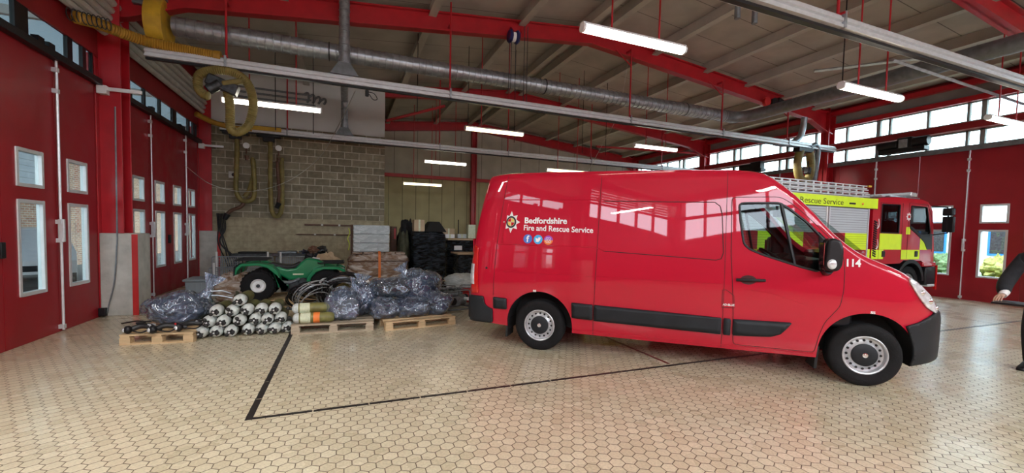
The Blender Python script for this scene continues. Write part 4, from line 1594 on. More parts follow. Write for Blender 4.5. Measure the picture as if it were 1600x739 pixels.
    # rear lamp
    tl = patch('rear_lamp', rounded([(-1.01, 1.42), (-.93, 1.38), (-.90, 1.0), (-.88, .74), (-1.01, .73)], .02), [], fn, .01, M['tail_red'], van, .03, thick=.02)
    patch('reverse_lens', [(-1.008, 1.15), (-.96, 1.15), (-.945, .86), (-1.008, .86)], [], fn, .024, M['lens'], tl, .03, thick=.006)
    B().sphere(fn(-.775, 1.10, .004), (.016, .006, .016), 12, 8).build('rear_latch_cap', M['black'], van)
    # mud flaps
    sg = -1 if vis else 1
    for u in (-.46, 3.24):
        b = B()
        b.prism([(u-.015, .40), (u+.015, .40), (u+.0, .14), (u-.03, .14)], min(sg*.68, sg*.95), max(sg*.68, sg*.95))
        b.build('mud_flap', M['black_matt'], van, bevel=.004)
# sill line
for fn, vis in side_fns:
    v_tube('sill_line', [(.47, .33), (1.5, .325), (2.4, .318), (3.19, .312)], .006, M['van_red'], .0, fn)
# glass
g = B()
glp = [(p-nv*.03) for p in q]
g.add([Vector((lo[0]+.01, -.86, lo[1]-.01)), Vector((lo[0]+.01, .86, lo[1]-.01)), Vector((hi[0]-.01, .74, hi[1]+.01)), Vector((hi[0]-.01, -.74, hi[1]+.01))], [(0, 1, 2, 3)])
g.build('windscreen', M['glass_dark'], van, smooth=False)
# front grille, roof end, rear doors
gr = B()
for k in range(4):
    z = .86+.05*k
    gr.tube([(4.52-.13*((i-6)/6)**2, -.42+.07*i, z) for i in range(13)], .016, 6)
gr.build('grille', M['black'], van)
rd = B()
rd.box(-1.045, -1.02, -.86, -.01, .72, 1.5)
rd.box(-1.045, -1.02, .01, .86, .72, 1.5)
rd.build('rear_door_panel', M['van_red'], van, bevel=.01)
B().box(-1.10, -1.0, -.88, .88, .34, .68).build('rear_bumper', M['trim_black'], van, bevel=.03)
B().box(4.40, 4.58, -.42, .42, .36, .74).build('front_bumper', M['trim_black'], van, bevel=.04)
# wheels
TY = [(.20, .07), (.26, .105), (.315, .11), (.335, .10), (.345, .075), (.345, -.075), (.335, -.10), (.315, -.11), (.26, -.105), (.20, -.07)]
def van_wheel(u, s, name='wheel'):
    """outer face towards s (-1 = right flank)"""
    c = Vector((u, s*.865, .345))
    b = B()
    b.lathe([(.205, -s*.06), (.2055, s*.075), (.21, s*.09), (.225, s*.098), (.27, s*.108), (.315, s*.105), (.335, s*.092), (.3445, s*.07), (.3445, -s*.07), (.335, -s*.095), (.30, -s*.105), (.23, -s*.1), (.205, -s*.06)], c, 'Y', 56, caps=False)
    for gx in (-.045, 0, .045):
        b.lathe([(.343, gx-.004), (.3465, gx-.004), (.3465, gx+.004), (.343, gx+.004)], c, 'Y', 56, caps=False)
    w = b.build(name, M['rubber'], van)
    r = B()
    r.lathe([(.213, s*.095), (.205, s*.10), (.195, s*.095), (.188, s*.05), (.165, s*.045), (.145, s*.055), (.125, s*.07), (.0, s*.07)], c, 'Y', 56, caps=False)
    ro = r.build('rim', M['rim'], w)
    ho = B()
    for i in range(16):
        a = 2*PI*i/16
        ho.lathe([(0, s*.0495+s*.006), (.013, s*.0555), (.014, s*.05)], c+Vector((.158*math.cos(a), 0, .158*math.sin(a))), 'Y', 10)
    ho.build('rim_hole', M['black_matt'], w)
    w.data.name = 'wheel'
    h = B()
    h.lathe([(.124, s*.065), (.122, s*.085), (.11, s*.092), (.03, s*.096), (0, s*.096)], c, 'Y', 40, caps=False)
    h.build('hub_cap', M['trim_black'], w)
    k = B()
    k.lathe([(.026, s*.094), (.026, s*.10), (.014, s*.102), (0, s*.102)], c, 'Y', 20)
    k.prism([(u-.012, .345), (u, .345+.02), (u+.012, .345), (u, .345-.02)], s*.865+s*.1, s*.865+s*.105)
    k.build('hub_emblem', M['chrome'], w)
    return w
for u in (0, 3.68):
    for s in (-1, 1):
        van_wheel(u, s)
# door mirrors
for s in (-1, 1):
    b = B()
    # tall housing standing off the door on a foot
    prof = [(3.17, 1.30), (3.19, 1.60), (3.24, 1.625), (3.31, 1.60), (3.34, 1.50), (3.335, 1.33), (3.30, 1.27), (3.21, 1.265)]
    b.prism(rounded(prof, .03), min(s*1.05, s*1.23), max(s*1.05, s*1.23))
    mo = b.build('door_mirror', M['black'], van, bevel=.03, segs=3)
    a = B().tube([(3.28, s*.985, 1.30), (3.25, s*1.05, 1.26), (3.24, s*1.14, 1.28)], [.06, .055, .045], 10)
    a.build('mirror_arm', M['black'], mo)
    i_ = B().sphere((3.235, s*1.225, 1.345), (.045, .022, .055), 16, 10)
    i_.build('indicator_lens', M['lens'], mo)
    gl = B().box(3.162, 3.168, min(s*1.08, s*1.21), max(s*1.08, s*1.21), 1.33, 1.57)
    gl.build('mirror_glass', M['chrome'], mo, smooth=False)
# cab interior
b = B().box(3.05, 3.58, -.88, .88, .62, 1.22)
b.prism([(3.05, 1.22), (3.12, 1.36), (3.30, 1.38), (3.58, 1.30), (3.58, 1.22)], -.86, .86)
b.build('dashboard', M['black'], van, bevel=.03)
b = B().prism([(2.92, 1.36), (3.02, 1.42), (3.2, 1.40), (3.2, 1.30)], -.58, -.22)
b.build('instrument_cowl', M['black_matt'], van, bevel=.02)
sw = B()
cS = Vector((2.90, -.42, 1.36))
ax = Vector((.55, 0, .83)).normalized()
e1 = Vector((0, 1, 0))
e2 = ax.cross(e1)
sw.tube([cS+(e1*math.cos(a)+e2*math.sin(a))*.19 for a in np.linspace(0, 2*PI, 33)[:-1]], .016, 8, closed=True)
for a in (0, PI*.9, PI*1.5):
    sw.cyl(cS, cS+(e1*math.cos(a)+e2*math.sin(a))*.18, .018, 6)
sw.cyl(cS+ax*.02, cS-ax*.3, .05, 10)
sw.build('steering_wheel', M['black'], van)
for k, (yy, wd) in enumerate(((-.45, .46), (.22, .8))):
    b = B().box(2.15, 2.62, yy-wd/2, yy+wd/2, .78, .95)
    b.prism([(2.12, .92), (2.28, .92), (2.20, 1.52), (2.09, 1.52)], yy-wd/2+.02, yy+wd/2-.02)
    st = b.build('seat', M['dark_cloth'], van, bevel=.04, segs=3)
    for hx in ([yy] if wd < .6 else [yy-.2, yy+.2]):
        h = B().obox((2.16, hx, 1.64), (.09, .26, .19), (0, -.1, 0))
        h.build('headrest', M['dark_cloth'], st, bevel=.03, segs=3)
B().box(2.03, 2.06, -.88, .88, .6, 2.3).build('bulkhead', M['trim_black'], van, smooth=False)
for yy in (-.45, .4):
    B().obox((2.86, yy, 2.09), (.03, .42, .16), (0, -.7, 0)).build('sun_visor', M['black'], van, bevel=.01)
b = B().obox((3.02, 0, 1.93), (.06, .24, .08))
b.cyl((3.02, 0, 1.96), (2.98, 0, 2.12), .015, 6)
b.build('interior_mirror', M['black'], van, bevel=.01)
B().tube(spline([(2.62, -.35, 2.50), (2.55, -.35, 2.60), (2.42, -.35, 2.72)], 4), .006, 5).build('roof_aerial', M['black'], van) if 0 else None
# lettering and marks on the visible flank
def lay(u0, z0, off=.004, slope=0.):
    return lambda x, y, e: v_side(u0+x, z0+y+slope*x, off+e)
text_obj('lettering', 'Bedfordshire', .112, M['white'], lay(-.238, 1.735), van, width=.585, bold=.0032)
text_obj('lettering', 'Fire and Rescue Service', .105, M['white'], lay(-.245, 1.640, slope=-.02), van, width=.94, bold=.0014)
text_obj('lettering', '114', .112, M['white'], lay(3.446, 1.318), van, width=.13, bold=.004)
text_obj('lettering', 'SS', .038, M['white'], lay(3.685, .815), van, width=.045, bold=.0015)
text_obj('lettering', 'SS', .036, M['white'], lay(-.085, .808), van, width=.045, bold=.0015)
text_obj('lettering', 'AD-BLUE', .034, M['white'], lay(2.243, .798), van, width=.125, bold=.0012)
# eight-pointed star badge
def flat_poly(b, u0, z0, pts, off, mi=0):
    n = len(pts)
    vs = [v_side(u0, z0, off)]+[v_side(u0+x, z0+y, off) for x, y in pts]
    b.add(vs, [(0, i+1, (i+1) % n+1) for i in range(n)], mi)
eu, ez = -.442, 1.748
st = B()
pts = []
for i in range(16):
    a = PI/2+2*PI*i/16
    r = (.152 if i % 8 == 0 else .138) if i % 2 == 0 else .088
    pts.append((r*math.cos(a), r*math.sin(a)))
flat_poly(st, eu, ez, pts, .004)
em = st.build('star_badge', M['white_paint'], van, smooth=False, fix=False)
def disc(r, n=28, a0=0, a1=2*PI):
    return [(r*math.cos(a0+(a1-a0)*i/n), r*math.sin(a0+(a1-a0)*i/n)) for i in range(n)]
b = B(); flat_poly(b, eu, ez, disc(.082), .006); b.build('badge_ring', M['black'], em, smooth=False, fix=False)
b = B(); flat_poly(b, eu, ez, disc(.058), .0075); b.build('badge_field', M['label_cream'], em, smooth=False, fix=False)
M['badge_gold'] = mk('badge_gold', (.75, .55, .08), .4)
for k in range(4):
    b = B()
    a0 = k*PI/2+.12
    pts = [(0.004*math.cos(a0+.6), .004*math.sin(a0+.6))]+[(.054*math.cos(a0+(PI/2-.24)*i/8), .054*math.sin(a0+(PI/2-.24)*i/8)) for i in range(9)]
    vs = [v_side(eu+x, ez+y, .009) for x, y in pts]
    b.add(vs, [(0, i, i+1) for i in range(1, 9)])
    b.build('badge_quarter', M['badge_gold' if k % 2 == 0 else 'tail_red'], em, smooth=False, fix=False)
# round social badges
for k, (iu, mt) in enumerate(((-.182, 'badge_blue'), (-.037, 'badge_sky'), (.105, 'orange'))):
    z0 = 1.522-.005*k
    b = B(); flat_poly(b, iu, z0, disc(.062), .004)
    bd = b.build('round_badge', M[mt], van, smooth=False, fix=False)
    bd['label'] = ['blue round badge with a white letter f', 'sky blue round badge with a white bird', 'orange and violet round badge with a white camera outline'][k]
    if k == 0:
        text_obj('badge_mark', 'f', .12, M['white'], lay(iu-.02, z0-.04, .006), bd, width=.042, bold=.003)
    elif k == 1:
        bird = [(-.040, -.022), (-.018, -.020), (-.034, -.008), (-.030, -.002), (-.040, .012), (-.030, .012), (-.038, .028), (-.018, .014), (0, .010), (.002, .024), (.014, .032), (.028, .024), (.042, .026), (.034, .016), (.030, -.006), (.014, -.028), (-.010, -.036)]
        c = B()
        tri = geometry.tessellate_polygon([[Vector((x, y, 0)) for x, y in bird]])
        c.add([v_side(iu+x, z0+y, .0065) for x, y in bird], [tuple(t_) for t_ in tri])
        c.build('badge_mark', M['white'], bd, smooth=False, fix=False)
    else:
        M['badge_violet'] = mk('violet_badge', (.35, .06, .55), .4)
        c = B(); flat_poly(c, iu, z0, disc(.061, 20, PI*.0, PI*1.0)+[(-.061, 0)], .005)
        c.build('badge_shade', M['badge_violet'], bd, smooth=False, fix=False)
        c = B()
        c.tube([v_side(iu+x, z0+y, .007) for x, y in rounded([(-.032, -.032), (.032, -.032), (.032, .032), (-.032, .032)], .014)], .0035, 5, closed=True)
        c.tube([v_side(iu+x*.26, z0+y*.26, .007) for x, y in disc(.062, 16)], .0035, 5, closed=True)
        c.build('badge_mark', M['white'], bd)
# ================================================================== fire engine
eng = thing('fire_engine', 'red fire engine with yellow blocks and roof ladders parked behind the red van', 'fire engine', (0, 6.2, 0))
W_ = 2.45
X0, X1 = 7.3, 11.80          # locker body
C0, C1 = 11.86, 14.62        # cab
EZ = 2.30
def mirror_sides(fn):
    for y, s in ((0, -1), (W_, 1)):
        fn(y, s)
# locker body
b = B().box(X0, X1, .03, W_-.03, .95, 2.57)
b.box(X0, 9.0, .03, W_-.03, .45, .95)
b.box(10.25, X1, .03, W_-.03, .45, .95)
eb = b.build('locker_body', M['engine_red'], eng, bevel=.02)
def side_detail(y, s):
    a = y+s*.0
    def bx(name, x0, x1, z0, z1, mat, t=.012, par=eng, bev=0):
        o = B().box(x0, x1, min(a-s*.03, a+s*t), max(a-s*.03, a+s*t), z0, z1).build(name, M[mat], par, smooth=False, bevel=bev)
        return o
    band = bx('yellow_band', X0, X1+.20, 2.335, 2.575, 'yellow', .02)
    bx('band_edge', X0, X1+.2, 2.325, 2.337, 'black', .021, band)
    bx('marker_lamp', 10.9, 11.12, 2.405, 2.445, 'black', .035, band, .01)
    B().sphere((11.40, a+s*.02, 2.43), (.03, .02, .03), 12, 8).build('amber_lamp', M['amber'], band)
    # shutters: grey slats above, red and yellow slats below
    cols = [(7.40, 8.55), (8.66, 10.12), (10.26, 11.66)]
    for i, (p, q) in enumerate(cols):
        sh = bx('roller_shutter', p, q, 1.735, 2.32, 'shutter', .0)
        h_ = (q-p)/2
        for r, (z0, z1) in enumerate(((1.345, 1.735), (.98, 1.345))):
            for c in range(2):
                mt = 'yellow_slat' if (r+c+i) % 2 == 1 else 'red_slat'
                if i == 2:
                    mt = 'yellow_slat' if (c == 1) == (r == 0) else 'red_slat'
                x0 = p+c*h_ if i < 2 else (p if c == 0 else 10.84)
                x1 = (p+(c+1)*h_) if i < 2 else (10.84 if c == 0 else q)
                bx('shutter_panel', x0, x1, z0, z1, mt, .001, sh)
        for xx in (p-.045, q+.005):
            bx('shutter_post', xx, xx+.04, .98, 2.325, 'white_paint' if i != 2 else 'alu', .012, sh)
    bx('yellow_block', 11.70, 11.79, 1.14, 1.36, 'yellow', .014)
    bx('lower_skirt', X0, 9.0, .5, .96, 'engine_red', .01)
    bx('lower_skirt', 10.25, X1, .5, .96, 'engine_red', .01)
mirror_sides(side_detail)
text_obj('lettering', 'Fire & Rescue Service', .185, M['black'], lambda x, y, e: (8.52+x, -.021-e, 2.375+y), eng, width=2.16, bold=-.001)
# cab with its own outline
cab = B()
prof = [(C0, .98), (C0, 2.58), (12.2, 2.62), (12.8, 2.66), (13.9, 2.65), (14.2, 2.60), (14.33, 2.50), (14.44, 2.36), (14.55, 1.75), (14.62, 1.35), (14.62, .98), (14.20, .98), (14.05, 1.06), (13.25, 1.08), (13.1, 1.0)]
cab.prism(prof, .0, W_)
co = cab.build('cab', M['engine_red'], None, smooth=False)
cutters = []
RW = [(12.205, 1.765), (12.205, 2.465), (12.965, 2.475), (12.965, 1.765)]
FW = [(13.44, 1.90), (13.44, 2.47), (14.16, 2.46), (14.40, 1.80), (14.3, 1.68), (13.92, 1.70)]
for w in (RW, FW):
    cutters.append(B().prism(rounded(w, .03), -.5, W_+.5).build('cutter', M['black'], smooth=False))
cutters.append(B().prism([(14.2, 1.72), (14.3, 2.38), (14.9, 2.38), (14.9, 1.72)], .12, W_-.12).build('cutter', M['black'], smooth=False))
cutters.append(B().box(C0+.12, 14.35, .06, W_-.06, 1.15, 2.52).build('cutter', M['black'], smooth=False))
bool_cut(co, cutters)
co.parent = eng
def cab_side(y, s):
    a = y
    def bx(name, x0, x1, z0, z1, mat, t=.012, par=eng, bev=0, dd=.02):
        return B().box(x0, x1, min(a-s*dd, a+s*t), max(a-s*dd, a+s*t), z0, z1).build(name, M[mat], par, smooth=False, bevel=bev)
    def pl(name, pts, mat, t0, t1, par=eng, bev=0):
        return B().prism(pts, min(a+s*t0, a+s*t1), max(a+s*t0, a+s*t1)).build(name, M[mat], par, smooth=False, bevel=bev)
    d1 = bx('rear_cab_door', 12.17, 13.10, 1.10, 2.50, 'engine_red', -.004, eng, 0, .015) if 0 else None
    for w, nm in ((RW, 'rear_window'), (FW, 'front_window')):
        g = pl(nm, rounded(w, .03), 'glass_cab', -.02, -.012)
        P = [Vector((x, a+s*.002, z)) for x, z in rounded(w, .03)]
        B().tube(P, .014, 5, closed=True).build('window_rubber', M['black'], g)
    # door gaps
    for pts in ([(12.16, 1.10), (12.16, 2.50), (13.08, 2.52), (13.10, 1.10)], [(13.36, 1.12), (13.36, 2.54), (14.2, 2.52), (14.42, 2.2), (14.5, 1.3)]):
        B().tube([(x, a+s*.001, z) for x, z in pts], .006, 4).build('door_gap', M['van_seam'], eng)
    # reflective blocks
    for x0, x1, z0, z1, mt in ((12.18, 13.11, 1.35, 1.745, 'yellow'), (11.88, 12.36, 1.115, 1.345, 'yellow'), (13.12, 13.94, 1.10, 1.345, 'yellow'),
                               (13.28, 13.46, 1.74, 1.93, 'yellow')):
        bx('reflective_block', x0, x1, z0, z1, mt, .004)
    pl('reflective_block', [(13.94, 1.345), (13.94, 1.70), (14.05, 1.62), (14.2, 1.48), (14.28, 1.345)], 'yellow', -.01, .004)
    pl('window_swage', [(13.45, 1.90), (13.92, 1.66), (14.12, 1.54), (14.26, 1.36), (14.5, 1.36), (14.46, 1.78), (14.3, 1.75), (13.95, 1.74), (13.5, 1.95)], 'black', -.01, .012)
    for x in (12.36, 13.78):
        h = bx('door_handle', x-.07, x+.07, 1.165, 1.32, 'black', .018, eng, .02)
    # ribbed vents behind the cab
    for k in range(16):
        z = 1.2+.055*k
        B().obox((11.97, a+s*.01, z), (.12, .02, .028), (0, .35*1, 0)).build('vent_slot', M['black_matt'], eng, smooth=False)
    # wheel arch, step, tank
    arc = [(13.55+.62*math.cos(t_), .50+.60*math.sin(t_)) for t_ in np.linspace(.05, PI*.98, 16)]
    arc2 = [(13.55+.52*math.cos(t_), .50+.50*math.sin(t_)) for t_ in np.linspace(PI*.98, .05, 16)]
    pl('wheel_arch', arc+arc2, 'black', -.45, .03, eng, .01)
    bx('cab_step', 12.1, 12.9, .42, .82, 'black', -.06, eng, .02, .4)
    bx('step_tread', 12.1, 12.9, .82, .85, 'alu', -.02, eng, 0, .35)
    bx('side_tank', 10.3, 12.0, .45, .9, 'galv_dark', -.05, eng, .03, .5) if 0 else None
    # mirrors
    m = B().obox((14.86, a+s*.16, 2.03), (.10, .24, .42))
    m.obox((14.84, a+s*.16, 2.36), (.14, .22, .20))
    mo = m.build('mirror_housing', M['black'], eng, bevel=.03, segs=3)
    B().tube([(14.40, a, 2.50), (14.78, a+s*.15, 2.48), (14.82, a+s*.16, 2.3), (14.82, a+s*.16, 1.80), (14.5, a, 1.74)], .018, 6).build('mirror_arm', M['black'], mo)
mirror_sides(cab_side)
# wheels
for x in (8.1+1.55, 13.62):
    for y, s in ((.18, -1), (W_-.18, 1)):
        c = (x, y, .46)
        b = B().lathe([(.26, s*.10), (.30, s*.14), (.40, s*.15), (.45, s*.12), (.46, s*.08), (.46, -s*.10), (.40, -s*.14), (.28, -s*.14)], c, 'Y', 40, caps=False)
        wl = b.build('wheel', M['rubber'], eng)
        B().lathe([(.265, s*.11), (.25, s*.13), (.20, s*.06), (.12, s*.05), (.10, s*.12), (0, s*.13)], c, 'Y', 32, caps=False).build('rim', M['galv'], wl)
b = B().box(C1-.25, C1+.22, .02, W_-.02, .40, .90)
b.build('bumper', M['black'], eng, bevel=.04)
B().box(C1+.19, C1+.235, .0, .05, .28, .93).build('bumper_strip', M['tail_red'], eng)
B().box(C1-.15, C1+.23, .02, W_-.02, .36, .42).build('bumper_step', M['alu'], eng, bevel=.01)
B().box(C1-.5, C1+.12, -.02, W_+.02, .90, 1.02).build('front_wing', M['engine_red'], eng, bevel=.03)
B().box(14.60, 14.66, .3, W_-.3, 1.05, 1.6).build('grille', M['black'], eng, bevel=.02)
b = B().box(12.75, 14.10, .12, W_-.12, 2.66, 2.71)
b.build('light_bar_base', M['galv'], eng, bevel=.02)
for y in (.25, W_-.25):
    B().tube([(12.6, y, 2.70), (14.1, y, 2.82)], .035, 6).build('roof_rail', M['alu'], eng)
B().box(13.85, 14.15, .2, W_-.2, 2.74, 2.86).build('beacon_bar', M['lens'], eng, bevel=.03)
B().obox((14.52, .2, 2.05), (.02, .16, .5), (0, .1, 0)).build('visor_edge', M['white_paint'], eng)
b = B().box(12.2, 12.8, .3, 2.1, 1.15, 1.6)
b.box(12.15, 12.3, .3, 2.1, 1.6, 2.15)
b.box(13.3, 13.8, .3, .9, 1.15, 1.5)
b.box(13.3, 13.42, .3, .9, 1.5, 2.1)
b.build('cab_seats', M['dark_cloth'], eng, bevel=.03)
B().tube([(12.25, .1, 2.10), (12.95, .1, 2.12)], .018, 6).build('grab_rail', M['yellow_steel'], eng)
B().tube([(12.68, .12, 2.45), (12.68, .12, 1.8)], .018, 6).build('grab_rail', M['yellow_steel'], eng)
# star badge on the cab
pts = []
for i in range(16):
    a_ = PI/2+2*PI*i/16
    r = .115 if i % 2 == 0 else .07
    pts.append((13.36+r*math.cos(a_), 2.19+r*math.sin(a_)))
sb = B().prism(pts, -.008, .0).build('star_badge', M['white'], eng, smooth=False)
B().prism([(13.36+.045*math.cos(t_), 2.19+.045*math.sin(t_)) for t_ in np.linspace(0, 2*PI, 21)[:-1]], -.011, -.006).build('badge_ring', M['tail_red'], sb, smooth=False)
# swirl marks beside the vents
for z in (1.98, 1.48):
    B().tube(spline([(12.02, -.006, z), (12.08, -.006, z-.06), (12.05, -.006, z-.12), (12.12, -.006, z-.05), (12.09, -.006, z+.12)], 5), .008, 5).build('swirl_mark', M['white'], eng)
# chassis
b = B().box(X0+.2, C1, .5, W_-.5, .45, .95)
b.build('chassis', M['black_matt'], eng, smooth=False)
# ladders on the gallery
def ladder_stack(xa, xb, y, z, n_layers=3):
    t = thing('roof_ladder', 'silver extension ladder lying on the roof of the fire engine', 'ladder', (xa, 6.2+y, z))
    L = xb-xa
    for k in range(n_layers):
        zz = .095*k
        dx = -.06*k
        for yy in (0.0, .48):
            s = B().box(0, L+dx, yy, yy+.03, zz, zz+.025)
            s.box(0, L+dx, yy, yy+.03, zz+.065, zz+.085)
            m = int(L/.26)
            for i in range(m):
                s.box(.05+i*.26, .11+i*.26, yy+.004, yy+.026, zz+.02, zz+.07)
            s.build('ladder_rail', M['alu'], t, smooth=False)
        r = B()
        for i in range(int(L/.26)):
            r.cyl((.08+i*.26, .02, zz+.045), (.08+i*.26, .49, zz+.045), .016, 8)
        r.build('rung_row', M['alu'], t)
    return t
ladder_stack(8.2, 11.92, .12, 2.62)
B().box(11.86, 11.98, .12, .18, 2.87, 2.91).build('ladder_tip', M['yellow_steel'], eng, smooth=False)
ladder_stack(8.2, 11.8, .95, 2.62, 2)['label'] = 'second silver ladder lying flat behind the stacked one on the fire engine roof'
g = B()
for x in (8.4, 9.9, 11.4):
    g.box(x, x+.06, .1, W_-.1, 2.56, 2.61)
g.box(8.2, 11.6, .08, .14, 2.56, 2.60)
g.build('ladder_gallery', M['alu'], eng, smooth=False)
# second engine farther back, of which only a strip shows through the van window
e2 = dup(eng, (-1.2, 11.2, 0), 0, 'second fire engine seen only through the side window of the red van')
# ================================================================== stored goods on the left
def pallet(x, y, rz, w, d, label, mat='wood', z=0):
    t = thing('wooden_pallet', label, 'pallet', (x, y, z), rz, 'wooden pallets')
    m = M[mat]
    for i in range(3):
        yy = -d/2+.05+(d-.1)*i/2
        o = B()
        o.box(-w/2, w/2, yy-.05, yy+.05, 0, .02)
        o.build('bottom_board', m, t, smooth=False)
        for j in range(3):
            xx = -w/2+.06+(w-.12)*j/2
            B().box(xx-.06, xx+.06, yy-.05, yy+.05, .02, .098).build('block', m, t, smooth=False)
    for j in range(3):
        xx = -w/2+.06+(w-.12)*j/2
        B().box(xx-.05, xx+.05, -d/2, d/2, .098, .12).build('stringer_board', m, t, smooth=False)
    n = max(5, int(d/.16))
    for i in range(n):
        yy = -d/2+.05+(d-.1)*i/(n-1)
        B().box(-w/2, w/2, yy-.05, yy+.05, .12, .142).build('deck_board', m, t, smooth=False)
    return t
PZ = .142
pallet(-2.30, 7.47, math.radians(-6), .84, 1.0, 'pine pallet under the leftmost plastic bag', 'wood')
pallet(-.13, 7.42, math.radians(-3.4), 1.18, .90, 'worn pallet between the stacked cylinders and the other front pallet', 'wood_grey')
pallet(1.13, 7.34, math.radians(7.8), 1.18, .90, 'pine pallet nearest the rear of the red van', 'wood')
pallet(-.95, 9.95, 0, 2.0, 1.25, 'large pine pallet under the green quad bike', 'wood')
pallet(.85, 11.85, 0, 1.45, 1.0, 'pallet under the brown boxes wrapped in clear film', 'wood_grey')
pallet(2.25, 12.55, 0, 1.0, 1.0, 'pallet under the tall black wrapped stack', 'wood_grey')
pallet(3.40, 12.5, 0, .9, 1.0, 'pallet under the lower black wrapped stack beside the van', 'wood_grey')

def air_cylinder(name='breathing_cylinder', label='', loc=(0, 0, 0)):
    """lies along +y, valve end towards -y"""
    t = thing(name, label, 'gas cylinder', loc, 0, 'white headed cylinders stacked on the floor')
    r = .083
    b = B().lathe([(0, .60), (.05, .595), (.075, .56), (r, .52), (r, .14), (r, .13)], (0, 0, 0), 'Y', 24)
    b.build('barrel', M['cyl_olive'], t)
    b = B().lathe([(r+.001, .14), (r+.001, .07), (.078, .035), (.062, .008), (.035, -.012), (.022, -.018), (0, -.018)], (0, 0, 0), 'Y', 24)
    b.build('white_shoulder', M['cyl_white'], t)
    v = B().lathe([(.02, -.015), (.022, -.05), (.016, -.06), (0, -.06)], (0, 0, 0), 'Y', 12)
    vo = v.build('valve', M['valve'], t)
    k = B()
    k.cyl((-.055, -.035, .01), (.05, -.035, -.01), .016, 8)
    k.cyl((.0, -.04, -.055), (0, -.04, .035), .015, 8)
    k.sphere((-.045, -.04, .01), (.030, .02, .026), 8, 6)
    k.sphere((.02, -.045, -.035), (.032, .02, .026), 8, 6)
    k.build('hand_wheel', M['valve'], vo)
    p = B().cyl((.0, -.065, 0), (0, -.058, 0), .012, 10)
    p.build('outlet_cap', M['alu'], vo)
    g = B()
    g.lathe([(r+.004, .15), (r+.004, .20), (r-.01, .20)], (0, 0, 0), 'Y', 20, caps=False)
    g.build('rubber_ring', M['black'], t)
    return t
CX = [-1.905, -1.724, -1.534, -1.323, -1.152, -.982, -.815]
C2 = [-1.816, -1.639, -1.431, -1.234, -1.067, -.893]
C3 = [-1.732, -1.527, -1.345, -1.155, -.975]
rows = [('bottom row', CX, .084), ('second row', C2, .231), ('third row', C3, .375), ('top', [-1.44], .520)]
ordn = ['first', 'second', 'third', 'fourth', 'fifth', 'sixth', 'seventh']
cyl0 = None
for ri, (rn, xs, z) in enumerate(rows):
    for i, x in enumerate(xs):
        lab = ('white headed cylinder in the %s of the stack, %s from the left' % (rn, ordn[i])) if ri < 3 else 'single white headed cylinder lying on top of the whole stack'
        loc = (x, 7.09+.02*math.sin(i*2.3+ri)+.012*ri, z)
        if cyl0 is None:
            cyl0 = air_cylinder(label=lab, loc=loc)
        else:
            c = dup(cyl0, loc, math.radians(random.uniform(-4, 4)), lab)
            c.rotation_euler[1] = random.uniform(-1.2, 1.2)
def long_cylinder(loc, rz, label, orange):
    t = thing('breathing_cylinder', label, 'gas cylinder', loc, rz, 'pale green cylinders on the pallet')
    r = .08
    B().lathe([(0, .5), (.05, .495), (.072, .47), (r, .42), (r, .0)], (0, 0, 0), 'X', 24).build('barrel', M['cyl_olive'], t)
    B().lathe([(r, .0), (.078, -.04), (.055, -.075), (.02, -.09), (0, -.09)], (0, 0, 0), 'X', 24).build('white_shoulder', M['cyl_white'], t)
    lb = B().lathe([(r+.0015, .02), (r+.0015, .16)], (0, 0, 0), 'X', 24, caps=False)
    lb.build('paper_label', M['label_cream'], t)
    if orange:
        B().lathe([(r+.0015, .20), (r+.0015, .29)], (0, 0, 0), 'X', 24, caps=False).build('orange_sticker', M['orange'], t)
    k = B().cyl((-.085, 0, 0), (-.14, 0, 0), .02, 10)
    k.sphere((-.14, 0, .01), (.03, .035, .03), 10, 6)
    k.build('valve', M['valve'], t)
long_cylinder((-.64, 7.10, PZ+.082), math.radians(-2), 'pale green cylinder with an orange sticker lying on the worn pallet', True)
long_cylinder((-.66, 7.20, PZ+.215), math.radians(2), 'pale green cylinder lying on top of the one with the orange sticker', False)

def blob(b, c, s, seed=0, nu=44, nv=26, expo=2.6, amp=.12, freq=2.2, fine=.35, flat=None, pleat=0.):
    vs, fs = [], []
    cx, cy, cz = c
    off = Vector((seed*7.3, seed*3.1, seed*1.7))
    for i in range(nv+1):
        th = PI*i/nv
        for j in range(nu):
            ph = 2*PI*j/nu
            d = Vector((math.sin(th)*math.cos(ph), math.sin(th)*math.sin(ph), math.cos(th)))
            k = (abs(d.x)**expo+abs(d.y)**expo+abs(d.z)**expo)**(-1/expo)
            nz = noise.noise(d*freq+off)*amp + (abs(noise.noise(d*freq*3+off*2))-.25)*amp*fine*2 + (abs(noise.noise(d*freq*7+off))-.2)*amp*fine
            if pleat:
                nz += pleat*math.sin(17*ph+9*noise.noise(d*1.6+off))*math.sin(th)**.5*(.5+.5*abs(noise.noise(d*2.1+off*3))*2)
            p = d*k*(1+nz)
            vs.append((cx+p.x*s[0], cy+p.y*s[1], cz+p.z*s[2]))
    if flat is not None:
        vs = [(v[0], v[1], max(v[2], flat)) for v in vs]
    for i in range(nv):
        for j in range(nu):
            j2 = (j+1) % nu
            fs.append((i*nu+j, (i+1)*nu+j, (i+1)*nu+j2, i*nu+j2))
    b.add(vs, fs)
    return b
